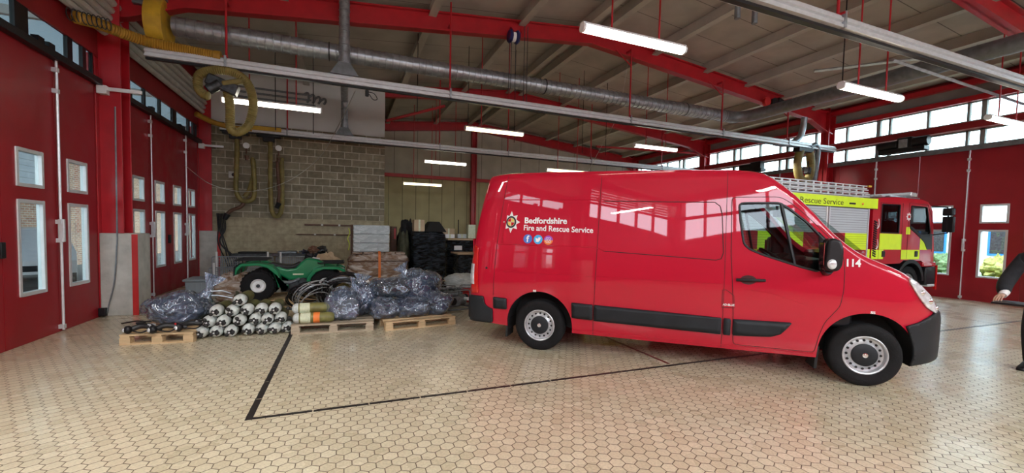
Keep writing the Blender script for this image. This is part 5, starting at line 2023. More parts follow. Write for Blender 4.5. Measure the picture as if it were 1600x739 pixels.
def plastic_bag(x0, x1, z0, z1, y, dy, label, seed, neck=None, cloth='navy', rz=0.):
    w, h = (x1-x0)/2, (z1-z0)/2
    t = thing('plastic_bag', label, 'plastic bag', ((x0+x1)/2, y+dy, z0), rz, 'clear plastic bags of dark clothing')
    b = blob(B(), (0, 0, h), (w*1.12, dy*1.05, h*1.10), seed, 96, 44, 2.5, .26, 1.5, .22, flat=.004, pleat=.035)
    b.build('film', M['film'], t, ang=80)
    b = blob(B(), (0, 0, h*.94), (w*1.0, dy*.95, h*.96), seed, 48, 28, 2.5, .26, 1.5, .3, flat=.012)
    b.build('contents', M[cloth], t, ang=80)
    if neck:
        # gathered neck, pleated like a ruff
        p0, p1 = Vector(neck[0]), Vector(neck[1])
        nb = B()
        n = 30
        vs, fs = [], []
        ax = (p1-p0).normalized()
        e1 = ax.orthogonal().normalized()
        e2 = ax.cross(e1)
        L = (p1-p0).length
        rings = [(0, .10), (.25, .055), (.42, .03), (.6, .055), (1, .105)]
        for (q, r) in rings:
            for j in range(n):
                a = 2*PI*j/n
                rr = r*(1+.35*math.sin(j*2.1*PI)*q+.30*noise.noise(Vector((j*.9, seed, q*3)))+(.25 if j % 2 else -.1)*(.3+q))
                vs.append(p0+ax*L*q+(e1*math.cos(a)+e2*math.sin(a))*rr)
        for i in range(len(rings)-1):
            for j in range(n):
                fs.append((i*n+j, i*n+(j+1) % n, (i+1)*n+(j+1) % n, (i+1)*n+j))
        nb.add(vs, fs)
        nb.build('gathered_neck', M['film'], t, ang=80)
    return t
plastic_bag(-2.62, -1.90, PZ+.06, .60, 7.22, .30, 'clear bag of grey blue garments lying on the leftmost pallet', 1, ((.30, 0, .33), (.42, .05, .66)))
plastic_bag(-.26, .24, PZ, .62, 7.04, .26, 'clear bag leaning beside the two pale green cylinders', 2, ((.12, .05, .40), (.22, .12, .62)))
plastic_bag(.05, .55, PZ, .66, 7.30, .27, 'clear bag with a tall knotted neck on the worn pallet', 3, ((-.06, 0, .46), (-.02, .05, .68)))
plastic_bag(.42, .86, PZ, .46, 6.98, .22, 'small clear bag at the left corner of the pallet nearest the van', 4)
plastic_bag(.78, 1.36, PZ, .44, 6.98, .27, 'clear bag in the front middle of the pallet nearest the van', 5)
plastic_bag(.46, 1.06, .44, .76, 7.25, .26, 'clear bag of black clothes resting on the bags of both front pallets', 6, ((.2, 0, .25), (.3, .1, .42)), cloth='dark_cloth')
plastic_bag(.90, 1.60, .36, .86, 7.34, .30, 'highest clear bag with a big crumpled opening, on top of the right pile', 7, ((-.22, 0, .42), (-.34, .02, .60)))
plastic_bag(1.22, 1.76, PZ, .50, 7.10, .27, 'clear bag at the right end of the pallet nearest the van', 8)
# gear sticking out under the first bag
def gear(loc, rz, label, seed):
    t = thing('breathing_set', label, 'breathing apparatus', loc, rz, 'black apparatus on the leftmost pallet')
    b = B()
    b.tube(spline([(-.16, 0, .06), (-.05, .03, .09), (.08, 0, .07), (.18, -.02, .05)], 6), [.035]*13+[.03]*6, 8)
    b.build('harness', M['valve'], t)
    B().sphere((-.18, -.02, .06), (.05, .05, .055), 12, 8).build('face_mask', M['black'], t)
    B().sphere((-.215, -.03, .06), (.028, .03, .032), 10, 6).build('visor', M['lens'], t)
    B().tube(spline([(-.12, -.06, .05), (0, -.1, .03), (.1, -.05, .10), (.02, .03, .12)], 6), .009, 6).build('air_hose', M['black'], t)
    B().obox((.06, .02, .10), (.08, .05, .03), (.2, .1, seed)).build('buckle', M['alu' if seed % 2 else 'red_plastic'], t, bevel=.006)
for k, (x, y, l) in enumerate(((-2.50, 7.05, 'black breathing set at the front left corner of the leftmost pallet'), (-2.22, 7.02, 'black breathing set in the front middle under the leftmost bag'), (-1.98, 7.12, 'black breathing set with a red buckle beside the first cylinders'))):
    gear((x, y, PZ), .3*k, l, 1+k)
# ---- quad bike
q = thing('quad_bike', 'green quad bike with black racks and white wheel centres standing on a pine pallet', 'quad bike', (-.96, 9.86, PZ))
def arch_strip(cx, cz, r0, r1, a0, a1, n=14):
    A = [(cx+r1*math.cos(a), cz+r1*math.sin(a)) for a in np.linspace(a0, a1, n)]
    C = [(cx+r0*math.cos(a), cz+r0*math.sin(a)) for a in np.linspace(a1, a0, n)]
    return A+C
for s in (-1, 1):
    y0, y1 = sorted((s*.16, s*.47))
    rf = [(-1.00, .52), (-.98, .66), (-.90, .735), (-.60, .75), (-.38, .70), (-.27, .58), (-.22, .36), (-.20, .22), (-.13, .20), (-.10, .26), (-.26, .26), (-.29, .40), (-.35, .56), (-.45, .655), (-.62, .70), (-.88, .685), (-.94, .62), (-.97, .52)]
    B().prism(rf, y0, y1).build('rear_fender', M['quad_green'], q, bevel=.012)
    ff = [(.22, .24), (.26, .46), (.36, .60), (.55, .665), (.86, .655), (.97, .60), (.98, .54), (.93, .55), (.84, .60), (.56, .61), (.42, .55), (.33, .44), (.29, .24)]
    B().prism(ff, y0, y1).build('front_fender', M['quad_green'], q, bevel=.012)
    B().prism([(-.99, .52), (-.995, .66), (-.93, .735), (-.90, .75), (-1.01, .68), (-1.02, .50)], y0, y1).build('fender_edge', M['black'], q, bevel=.004)
    B().prism([(-.22, .17), (.30, .17), (.30, .21), (-.22, .21)], *sorted((s*.18, s*.44))).build('foot_board', M['black'], q, bevel=.008)
bd = B().prism([(-.45, .62), (-.30, .66), (-.14, .60), (.02, .62), (.12, .74), (.22, .82), (.40, .80), (.62, .70), (.80, .66), (.78, .58), (.5, .52), (.3, .40), (.1, .36), (-.1, .36), (-.3, .50)], -.17, .17)
bd.build('body_panel', M['quad_green'], q, bevel=.04, segs=3)
B().prism([(-.55, .70), (-.40, .74), (-.2, .68), (-.04, .68), (.08, .75), (.13, .72), (.06, .62), (-.12, .58), (-.34, .62), (-.5, .64)], -.15, .15).build('saddle', M['black'], q, bevel=.03, segs=3)
eb = B().box(-.12, .25, -.16, .16, .12, .42)
eb.cyl((.0, -.2, .25), (.0, .2, .25), .11, 18)
eb.cyl((.16, -.19, .33), (.16, .19, .33), .09, 16)
eb.obox((-.3, 0, .25), (.5, .1, .1))
eb.obox((.5, 0, .28), (.6, .12, .08))
eb.build('engine_block', M['metal_dark'], q, bevel=.015)
B().tube(spline([(.1, -.2, .4), (-.1, -.22, .33), (-.4, -.2, .38), (-.7, -.18, .4)], 6), .03, 10).build('exhaust_pipe', M['metal_grey'], q)
for x in (-.61, .60):
    for s in (-1, 1):
        c = (x, s*.36, .30)
        b = B().lathe([(.13, s*.06), (.14, s*.10), (.22, s*.125), (.275, s*.11), (.30, s*.07), (.30, -s*.07), (.27, -s*.11), (.15, -s*.1)], c, 'Y', 36, caps=False)
        for k in range(24):
            a = 2*PI*k/24
            for dy in (-.05, .05):
                a2 = a+(.13 if dy > 0 else 0)
                b.obox((x+.30*math.cos(a2), s*.36+dy, .30+.30*math.sin(a2)), (.02, .07, .035), (0, -a2, 0))
        w = b.build('wheel', M['rubber'], q)
        B().lathe([(.135, s*.075), (.12, s*.085), (.10, s*.05), (.06, s*.045), (.05, s*.07), (.0, s*.075)], c, 'Y', 28, caps=False).build('rim', M['white_paint'], w)
        B().lathe([(.034, s*.06), (.034, s*.09), (0, s*.095)], c, 'Y', 14).build('hub', M['metal_dark'], w)
def rack(x0, x1, z, name):
    b = B()
    P = rounded([(x0, -.36), (x1, -.36), (x1, .36), (x0, .36)], .06)
    b.tube([(px, py, z) for px, py in P], .014, 8, closed=True)
    for i in range(5):
        y = -.27+.135*i
        b.tube([(x0, y, z), (x1, y, z)], .009, 6)
    for xx in (x0+.12, x1-.12):
        b.tube([(xx, -.3, z), (xx, -.2, z-.1)], .010, 6)
        b.tube([(xx, .3, z), (xx, .2, z-.1)], .010, 6)
    b.build(name, M['black'], q)
rack(-1.02, -.48, .80, 'rear_rack')
rack(.45, .95, .73, 'front_rack')
B().tube(spline([(.14, -.36, .97), (.16, -.26, .96), (.26, -.1, .93), (.26, .1, .93), (.16, .26, .96), (.14, .36, .97)], 6), .014, 8).build('handlebar', M['black'], q)
for s in (-1, 1):
    B().cyl((.13, s*.30, .97), (.12, s*.42, .975), .02, 10).build('grip', M['black'], q)
B().obox((.28, 0, .90), (.16, .2, .12), (0, .4, 0)).build('instrument_pod', M['black'], q, bevel=.03)
B().obox((.40, -.02, .815), (.14, .16, .012), (0, .2, 0)).build('white_sticker', M['white'], q)
text_obj('lettering', '4WD 350', .07, M['label_cream'], lambda x, y, e: (-.16+x, -.1725-e, .52+y), q, width=.2, bold=.002) if 0 else None
B().box(-.03, .17, -.176, -.17, .475, .505).build('pale_decal', M['label_cream'], q, smooth=False)
for s in (-1, 1):
    B().sphere((.93, s*.3, .60), (.03, .06, .035), 12, 8).build('headlamp', M['lens'], q)
B().sphere((-.99, -.3, .58), (.02, .05, .05), 10, 6).build('tail_lamp', M['tail_red'], q)
# dark jacket thrown over the handlebars
t = thing('work_gloves', 'brown and black gloves lying on the quad bike handlebars', 'gloves', (-.62, 9.80, PZ+.93))
blob(B(), (0, 0, .06), (.10, .14, .07), 11, 24, 14, 2.2, .5, 2, .6).build('left_glove', M['wood_dark'], t, ang=80)
blob(B(), (.16, .05, .06), (.10, .14, .07), 12, 24, 14, 2.2, .5, 2, .6).build('right_glove', M['valve'], t, ang=80)
# ---- cable coils
def coil(name, label, c, R, r, turns, mat, tilt, seed, sx=1., spread=.06, group=None, cat='cable coil'):
    rnd = random.Random(seed)
    P = []
    N = turns*20
    Rm = Euler(tilt).to_matrix()
    for i in range(N+1):
        a = 2*PI*i/20
        k = i/N
        rr = R*(1+.12*math.sin(k*turns*1.7+seed)+.05*math.sin(k*40+seed))
        p = Vector((rr*math.cos(a)*sx+.04*math.sin(k*turns*2.2), spread*math.sin(k*turns*1.3+seed)+spread*(k-.5), rr*math.sin(a)+.03*math.cos(k*turns*1.9)))
        P.append(Rm @ p)
    zmin = min(p.z for p in P)
    t = thing(name, label, cat, (c[0], c[1], c[2]-zmin+r))
    B().tube(P, r, 7).build('coiled_cable', M[mat], t)
    e0 = P[-1]
    B().cyl(e0, e0+Vector((.05, -.02, -.03)), r*1.6, 8).build('end_fitting', M['brass' if seed % 2 else 'alu'], t)
    return t
coil('steel_cable_coil', 'pale grey cable wound in large loops standing before the quad bike', (-.08, 8.75, PZ*0+.01), .30, .011, 12, 'cable_grey', (.25, .1, .1), 3, 1.15)
coil('hose_coil', 'black hose in big tilted loops among the pale grey cable', (-.02, 8.62, .01), .32, .013, 8, 'black', (.4, -.2, -.2), 4, 1.2, .1)
coil('rope_coil', 'khaki rope coil in the middle of the tangled cables', (.05, 8.88, .15), .15, .014, 9, 'hose', (.2, 0, .2), 5, 1.2, .05)
coil('hose_coil', 'low black hose coil sagging left of the pale grey cable', (-.62, 8.7, .01), .26, .013, 9, 'black', (.75, .2, .1), 6, 1.2, .12)
coil('steel_cable_coil', 'grey cable loops fanned out left of the largest coil', (-.52, 8.55, .01), .28, .010, 7, 'cable_grey', (.6, -.3, .3), 8, 1.1, .12)
coil('steel_cable_coil', 'flat grey cable coil right of the tangle under the white sheet', (.42, 8.7, .01), .22, .011, 8, 'cable_grey', (.9, .1, -.2), 9, 1.2, .1)
t = thing('paper_sheet', 'white paper sheet lying on the cables beside the brown wrapped boxes', 'sheet', (.36, 9.2, .50), .3)
b = B()
vs, fs = [], []
for i in range(9):
    for j in range(7):
        vs.append((-.15+.3*i/8, -.1+.2*j/6, .03*math.sin(i*.8)+.02*math.cos(j)))
for i in range(8):
    for j in range(6):
        fs.append((i*7+j, (i+1)*7+j, (i+1)*7+j+1, i*7+j+1))
b.add(vs, fs)
o = b.build('sheet', M['white'], t, fix=False)
o.modifiers.new('thickness', 'SOLIDIFY').thickness = .004
B().box(-.12, .12, -.08, .08, -.5, -.03).build('stack_below', M['card'], t, bevel=.01)
# ---- grey crate and things around it
t = thing('plastic_crate', 'grey plastic crate with a lid in front of the far left doors', 'crate', (-2.82, 11.55, 0))
B().prism([(-.44, 0), (.44, 0), (.47, .34), (-.47, .34)], -.3, .3).build('crate_body', M['crate_grey'], t, bevel=.02)
for k in range(8):
    B().box(-.40+.115*k, -.385+.115*k, -.312, -.298, .04, .32).build('rib', M['crate_grey'], t, smooth=False)
B().box(-.50, .50, -.34, .34, .34, .40).build('lid', M['crate_grey'], t, bevel=.02)
B().obox((.1, -.1, .42), (.28, .12, .04)).build('lid_handle', M['black'], t, bevel=.01)
def bundle(name, label, cat, c, s, mats, seed, amp=.3, rz=0, flat=0.):
    t = thing(name, label, cat, c, rz)
    for k, (mn, (dx, dy, dz), sc) in enumerate(mats):
        blob(B(), (dx, dy, dz), (s[0]*sc, s[1]*sc, s[2]*sc), seed+k, 32, 20, 2.6, amp, 2.2, .6, flat=flat).build(['wrapped_bundle', 'loose_fold', 'end_fold', 'inner_fold'][k], M[mn], t, ang=80)
    return t
bundle('wrapped_bundle', 'brown and clear wrapped bundle between the grey crate and the quad bike', 'bundle', (-2.15, 10.4, 0), (.36, .3, .30), [('clear_wrap', (0, 0, .30), 1), ('olive_cloth', (.2, -.1, .2), .6)], 21)
bundle('canvas_bundle', 'olive canvas heap lying behind the stacked cylinders', 'bundle', (-1.55, 8.2, 0), (.5, .3, .17), [('olive_cloth', (0, 0, .17), 1), ('clear_wrap', (.3, -.1, .14), .5), ('olive_cloth', (-.42, .1, .15), .6)], 25)
t = thing('steel_tube_frame', 'thin bent steel tubes poking out behind the leftmost bag', 'tube frame', (-2.0, 8.15, 0))
B().tube(spline([(-.3, 0, .02), (-.28, 0, .40), (.0, .05, .46), (.25, .1, .40)], 6), .012, 6).build('tube', M['galv'], t)
B().tube(spline([(-.2, .1, .02), (-.2, .1, .45), (.05, .15, .52), (.22, .15, .47)], 6), .012, 6).build('tube', M['galv'], t)
# mesh barrier panels
def mesh_panel(x, y, w, h, label, rz=0):
    t = thing('mesh_panel', label, 'mesh panel', (x, y, 0), rz, 'galvanised mesh panels before the block wall')
    b = B()
    b.tube([(p[0], 0, p[1]) for p in rounded([(0, .05), (w, .05), (w, h), (0, h)], .05)], .016, 8, closed=True)
    b.build('panel_frame', M['galv'], t)
    g = B()
    for i in range(1, int(w/.05)):
        g.box(i*.05-.006, i*.05+.006, -.004, .004, .05, h)
    for j in range(1, int(h/.05)):
        g.box(0, w, -.004, .004, j*.05-.006, j*.05+.006)
    g.build('wire_grid', M['galv'], t, smooth=False)
    for xx in (.12, w-.12):
        B().cyl((xx, -.04, .0), (xx, -.04, h+.14), .028, 8).build('white_post', M['white_paint'], t)
    return t
mesh_panel(-3.45, 14.0, 1.5, .72, 'left galvanised mesh panel standing before the block wall')
mesh_panel(-1.85, 13.9, 1.35, .72, 'galvanised mesh panel behind the saddle of the quad bike', -.05)
mesh_panel(-3.40, 13.5, 1.5, .45, 'low galvanised mesh panel in front of the left one')
t = thing('steel_trolley', 'long dark trolley loaded with navy and black gear behind the quad bike', 'trolley', (-1.9, 14.3, 0))
b = B().box(-1.1, 1.5, -.25, .25, .72, .80)
for x in (-1, 1.4):
    for y in (-.2, .2):
        b.cyl((x, y, .0), (x, y, .72), .025, 8)
b.build('trolley_frame', M['metal_dark'], t, bevel=.008)
for k, (x, w_, h_, mt) in enumerate(((-.6, .7, .05, 'black'), (.3, .5, .07, 'metal_grey'), (1.0, .6, .09, 'blue'))):
    B().box(x-w_/2, x+w_/2, -.2, .2, .80, .80+h_).build('packed_case', M[mt], t, bevel=.015)
bundle('dark_holdall', 'black holdall heaped behind the quad bike handlebars', 'bag', (-.75, 13.2, .0), (.32, .3, .50), [('dark_cloth', (0, 0, .5), 1), ('olive_cloth', (.35, .1, .45), .6)], 31)
bundle('brown_blanket_bundle', 'brown paper bundle with a white label left of the brown wrapped boxes', 'bundle', (-.40, 11.6, 0), (.36, .3, .45), [('card', (0, 0, .45), 1)], 35)
B_ = B().obox((0, 0, 0), (.14, .004, .12), (.1, 0, 0)).build('paper_label', M['white'], None)
tag(B_, 'white label stuck on the brown paper bundle', 'label')
B_.location = (-.32, 11.27, .74)
# ---- wrapped stacks
t = thing('wrapped_stack', 'brown boxes bound in clear film with an orange strap, the widest stack', 'wrapped stack', (.85, 11.85, PZ))
b = blob(B(), (0, 0, .39), (.76, .48, .43), 41, 64, 40, 5.5, .10, 2.5, .5, flat=.0)
b.build('film_wrap', M['clear_wrap'], t, ang=80)
B().prism([(-.53, .0), (-.545, .4), (-.53, .80), (-.42, .88), (-.40, .86), (-.51, .78), (-.525, .4), (-.51, 0)], -.035, .025, 'YZ').build('orange_strap', M['orange'], t)
B().tube([(p[0], p[1], .62) for p in rounded([(-.77, -.5), (.77, -.5), (.77, .5), (-.77, .5)], .1)], .012, 6, closed=True).build('brown_strap', M['wood_dark'], t)
for i in range(5):
    B().box(-.66+.27*i, -.42+.27*i, -.40, .3, .80, .84+.01*(i % 2)).build('box_flap', M['clear_wrap'], t, bevel=.01)
for k, (z0, z1) in enumerate(((.98, 1.21), (1.215, 1.44), (1.445, 1.68))):
    t = thing('wrapped_carton', 'white film wrapped carton on the brown stack, %s of the three layers' % ['lowest', 'middle', 'highest'][k], 'carton', (.66, 11.9, z0+.012), .01*k-.01, 'white wrapped cartons')
    B().box(-.45, .45, -.35, .35, 0, z1-z0+.001).build('carton', M['white_wrap'], t, bevel=.025, segs=3)
    B().box(-.455, .455, -.355, .355, .08, .12).build('tape_band', M['white_wrap'], t, smooth=False)
t = thing('hivis_ribbon', 'yellow green ribbon hanging on a post left of the white cartons', 'ribbon', (.10, 11.95, .98))
B().tube(spline([(0, 0, .62), (.03, -.01, .5), (-.02, 0, .35), (.02, 0, .2), (0, -.02, .04)], 6), .045, 6, flat=.25).build('ribbon', M['hivis'], t)
B().box(.05, .11, -.02, .05, -.1, .72).build('brown_post', M['wood_dark'], t)
def black_stack(x, y, w, d, z0, z1, label, seed):
    t = thing('wrapped_stack', label, 'wrapped stack', (x, y, z0), 0, 'black film wrapped stacks')
    h = (z1-z0)/2
    blob(B(), (0, 0, h), (w/2, d/2, h), seed, 64, 48, 9, .05, 3, .5, flat=0.).build('black_film', M['black_wrap'], t, ang=80)
    return t
s1 = black_stack(2.28, 12.5, .96, .9, PZ, 1.545, 'tall black wrapped stack left of the van, with an open black lid on top', 51)
b = B()
vs = [(-.16, -.42, 1.40), (.50, -.42, 1.40), (.50, .4, 1.40), (-.16, .4, 1.40), (.03, -.2, 1.70), (.33, -.2, 1.70), (.33, .2, 1.70), (.03, .2, 1.70)]
b.add(vs, [(0, 1, 5, 4), (1, 2, 6, 5), (2, 3, 7, 6), (3, 0, 4, 7), (4, 5, 6, 7), (3, 2, 1, 0)])
b.build('peaked_black_cover', M['black_matt'], s1, bevel=.02)
s2 = black_stack(3.40, 12.2, .68, .8, PZ, .90, 'lower black wrapped stack with a board on top, beside the rear of the van', 52)
B().box(-.38, .36, -.45, .40, .76, .80).build('board', M['card'], s2, bevel=.008)
s3 = black_stack(3.42, 13.2, .95, .8, .0, 1.30, 'farther black wrapped stack carrying cartons, beside the rear of the van', 53)
B().box(-.45, .48, -.42, .40, 1.29, 1.345).build('board', M['card'], s3, bevel=.008)
B().obox((-.12, -.42, 1.05), (.25, .01, .14)).build('white_label', M['white'], s3)
def carton(x, y, z, w, d, h, label, mat='card', rz=0.):
    t = thing('cardboard_box', label, 'box', (x, y, z), rz, 'cardboard boxes on the black stacks')
    B().box(-w/2, w/2, -d/2, d/2, 0, h).build('carton', M[mat], t, bevel=.006)
    B().box(-.025, .025, -d/2-.002, d/2+.002, .0, h+.003).build('tape', M['label_cream'], t, smooth=False)
    return t
carton(1.99, 12.3, 1.55, .30, .35, .33, 'open cardboard box beside the black lid on the tall stack')
carton(3.10, 13.4, 1.35, .38, .35, .30, 'cardboard box standing just right of the tall black stack')
carton(3.07, 13.05, 1.35, .30, .25, .12, 'small white box in front of the cardboard box by the tall black stack', 'white')
carton(3.52, 13.3, 1.35, .30, .3, .13, 'clear lidded box between two cartons on the farther black stack', 'white_wrap')
carton(3.80, 13.1, 1.35, .24, .22, .44, 'tall pale carton at the right end of the farther black stack', 'label_cream')
t = thing('broom', 'dark broom handle standing upright behind the black stacks', 'broom', (3.55, 13.75, 0))
B().cyl((0, 0, .1), (0, 0, 1.95), .018, 8).build('handle', M['black'], t)
B().box(-.15, .15, -.03, .03, 0, .12).build('brush_head', M['wood_dark'], t, bevel=.01)
bundle('olive_tent_bag', 'olive canvas bag standing upright left of the tall black stack', 'bag', (1.62, 12.7, 0), (.17, .3, .78), [('olive_cloth', (0, 0, .78), 1), ('dark_cloth', (.0, 0, 1.45), .5)], 61, .2)
bundle('jacket_pile', 'dark grey jackets heaped on the olive bag left of the cardboard box', 'jackets', (1.86, 13.3, .0), (.34, .3, .90), [('dark_cloth', (0, 0, .9), 1)], 66, .25)
t = thing('tool_case', 'dark red upright case with brown rails between the white cartons and the olive bag', 'case', (1.38, 13.2, 0))
B().box(-.09, .09, -.2, .2, 0, 1.68).build('case_body', M['wood_dark'], t, bevel=.02)
B().box(.0, .05, -.21, -.19, 1.3, 1.62).build('red_panel', M['red_plastic'], t)
# wooden poles racked on the block wall
for (x0, x1, z, h, l) in ((-1.18, .28, 1.68, .05, 'upper brown wooden rail fixed on the block wall left of the white cartons'), (-1.45, .2, 1.37, .035, 'lower brown pointed pole fixed on the block wall left of the white cartons')):
    t = thing('wooden_pole', l, 'pole', (x0, 14.78, z), 0, 'brown poles on the block wall')
    b = B().prism([(0, 0), (.08, h/2), (x1-x0, h/2), (x1-x0, -h/2), (.08, -h/2)] if h < .04 else [(0, h/2), (x1-x0, h/2), (x1-x0, -h/2), (0, -h/2)], -.03, .03)
    b.build('pole', M['wood_dark'], t, bevel=.005)
    for xx in ((x1-x0)*.35, (x1-x0)*.7):
        B().box(xx-.03, xx+.03, -.035, .06, -h/2-.008, h/2+.008).build('bracket', M['rib'], t)
# black hoses hanging on the far pier
t = thing('hanging_straps', 'black hoses and straps hanging from the far concrete pier', 'straps', (-3.42, 14.45, 0))
for k in range(6):
    x = .02+.035*k
    B().tube(spline([(x-.05, .1, 1.95), (x, 0, 1.5), (x+.12*math.sin(k), -.05, 1.1), (x+.18+.03*k, -.06, .6), (x+.28, -.05, .25+.05*k)], 8), .016, 6).build('strap', M['black'], t)
t = thing('belt_straps', 'black belts lying on the floor in front of the near concrete pier', 'straps', (-3.05, 8.55, 0))
B().tube(spline([(-.25, -.1, .02), (-.1, .02, .025), (.1, -.03, .02), (.3, .1, .03), (.42, .05, .03)], 8), .022, 6, flat=.5).build('belt', M['black'], t)
B().tube(spline([(-.05, -.15, .02), (.1, -.05, .03), (.3, -.08, .025), (.45, .0, .05)], 8), .02, 6, flat=.5).build('belt', M['black'], t)
B().obox((.0, -.12, .02), (.12, .06, .03), (0, 0, .5)).build('buckle', M['valve'], t, bevel=.008)
# ---- engines and pumps on the floor behind the bags
def pump(loc, rz, label, body, seed):
    t = thing('portable_pump', label, 'pump', loc, rz, None)
    b = B()
    for s in (-1, 1):
        b.tube([(p[0], s*.2, p[1]) for p in rounded([(-.26, .02), (.26, .02), (.26, .40), (-.26, .40)], .06)], .014, 8, closed=True)
    for x, z in ((-.26, .05), (.26, .05), (-.2, .40), (.2, .40)):
        b.cyl((x, -.2, z), (x, .2, z), .012, 8)
    b.build('tube_frame', M['metal_grey'], t)
    B().box(-.16, .1, -.13, .13, .06, .28).build('motor', M[body], t, bevel=.03)
    B().cyl((.05, 0, .18), (.25, 0, .18), .11, 20).build('pump_housing', M['metal_grey'], t, bevel=.01)
    B().box(-.2, .05, -.12, .12, .28, .37).build('fuel_tank', M[body], t, bevel=.03)
    B().cyl((.2, -.05, .2), (.22, -.22, .22), .035, 12).build('outlet', M['alu'], t)
    B().cyl((-.1, -.13, .18), (-.1, -.16, .18), .08, 16).build('recoil_cover', M['black'], t)
    return t
pump((2.08, 8.35, 0), .3, 'grey portable pump on the floor between the right bag and the van', 'metal_grey', 1)
pump((2.55, 8.75, 0), -.4, 'red portable pump half hidden by the rear of the van', 'red_plastic', 2)
pump((1.95, 8.85, 0), 1.0, 'black portable pump behind the grey one beside the bags', 'black', 3)
pump((1.50, 8.60, 0), .1, 'black portable pump behind the highest plastic bag', 'black', 4)
coil('hose_coil', 'black hose coil lying among the pumps behind the bags', (1.85, 9.5, .0), .24, .02, 7, 'black', (1.0, .1, 0), 14, 1.1, .12)
bundle('round_wrapped_bundle', 'flat round bundle in milky film behind the pumps, beside the van rear', 'bundle', (2.75, 10.2, 0), (.42, .38, .20), [('white_wrap', (0, 0, .32), 1), ('metal_dark', (0, 0, .12), .75)], 71, .18)
bundle('gear_heap', 'heap of black gear on the floor before the tall black stack', 'gear', (1.85, 10.9, 0), (.42, .35, .26), [('metal_dark', (0, 0, .25), 1), ('dark_cloth', (.35, .1, .2), .6)], 75, .5)
# ================================================================== outdoors, seen through the panes
struct(B().box(-9.6, -9.3, 12, 19.4, 0, 2.75).build('wall_outdoor_low', M['out_brick'], smooth=False))
struct(B().box(-9.6, -9.3, 19.4, 60, 0, 5.2).build('wall_outdoor', M['out_brick'], smooth=False))
M['out_grey'] = seam_mat('pale_blue_grey_boarding', (.42, .46, .50), 'Z', .2, width=.02, dark=.6)
struct(B().box(-9.8, -9.6, -4, 19.4, 0, 5.2).build('wall_outdoor_boarding', M['out_grey'], smooth=False))
# translucent canopy added over the left yard to shade it
m, nt, bs = newmat('translucent_shade_sheet')
tl = nt.nodes.new('ShaderNodeBsdfTranslucent')
nz = nt.nodes.new('ShaderNodeTexNoise')
nz.inputs['Scale'].default_value = 2
rp = nt.nodes.new('ShaderNodeValToRGB')
rp.color_ramp.elements[0].color = (.030, .033, .036, 1)
rp.color_ramp.elements[1].color = (.045, .048, .052, 1)
nt.links.new(nz.outputs[0], rp.inputs[0])
nt.links.new(rp.outputs[0], tl.inputs[0])
nt.links.new(tl.outputs[0], nt.nodes['Material Output'].inputs[0])
M['shade_canopy'] = m
bc = B().add([(-4.25, .5, 5.35), (-9.8, .5, 5.2), (-9.8, 60, 5.2), (-4.25, 60, 5.35)], [(0, 1, 2, 3)])
struct(bc.build('added_canopy_sheet', M['shade_canopy'], smooth=False))
for i in range(13):
    y = .6+4.5*i
    struct(B().box(-9.8, -4.25, y, y+.1, 5.0, 5.15).build('added_canopy_beam', M['rib'], smooth=False))
car = thing('parked_car', 'white car parked outside, seen through the tall pane of the nearest left door', 'car', (-7.9, 15.2, 0), math.radians(-64))
# car local: x forward, y left
prof = [(-2.05, .35), (-2.1, .75), (-1.95, 1.0), (-1.2, 1.42), (.1, 1.46), (.55, 1.36), (1.15, 1.02), (1.85, .86), (2.1, .66), (2.12, .35)]
b = B()
n = len(prof)
for k, (y, ins) in enumerate(((-.86, .10), (-.80, .02), (-.4, 0), (.4, 0), (.80, .02), (.86, .10))):
    pass
ys = [-.88, -.84, -.70, -.3, .3, .70, .84, .88]
vs, fs = [], []
for y in ys:
    e = abs(y)
    for (x, z) in prof:
        zz = z
        if z > .9:
            shr = 0 if e < .5 else (e-.5)*.9
            zz = z-shr*.25*(z-.9)/.5
            yy = y*(1-.22*(z-.9)/.56)
        else:
            yy = y
        xx = x*(1-.06*max(0, e-.6)/.28)
        vs.append((xx, yy, zz))
for i in range(len(ys)-1):
    for j in range(n):
        j2 = (j+1) % n
        fs.append((i*n+j, i*n+j2, (i+1)*n+j2, (i+1)*n+j))
fs.append(tuple(range(n)))
fs.append(tuple((len(ys)-1)*n+j for j in range(n-1, -1, -1)))
b.add(vs, fs)
M['car_white'] = mk('white_car_paint', (.72, .73, .74), .25, coat=1, var=.03)
b.build('body', M['car_white'], car, ang=40)
B().prism([(.62, 1.31), (1.12, 1.03), (1.10, 1.01), (.58, 1.29)], -.66, .66).build('windscreen', M['black'], car)
for s in (-1, 1):
    B().prism([(-1.1, 1.03), (-1.0, 1.32), (.0, 1.36), (.85, 1.03)], min(s*.79, s*.80), max(s*.79, s*.80)).build('side_window', M['black'], car)
    B().sphere((1.93, s*.62, .70), (.14, .16, .09), 14, 8).build('headlight', M['lens'], car)
    B().sphere((2.0, s*.60, .70), (.08, .07, .05), 12, 8).build('headlight_bulb', M['black'], car)
    for x in (-1.3, 1.3):
        w = B().lathe([(0, -.1), (.3, -.1), (.32, 0), (.3, .1), (0, .1)], (x, s*.78, .32), 'Y', 28).build('wheel', M['rubber'], car)
        B().lathe([(.2, s*.105), (0, s*.12)], (x, s*.78, .32), 'Y', 20).build('rim', M['rim'], w)
B().box(2.08, 2.14, -.4, .4, .42, .56).build('grille', M['black'], car, bevel=.02)
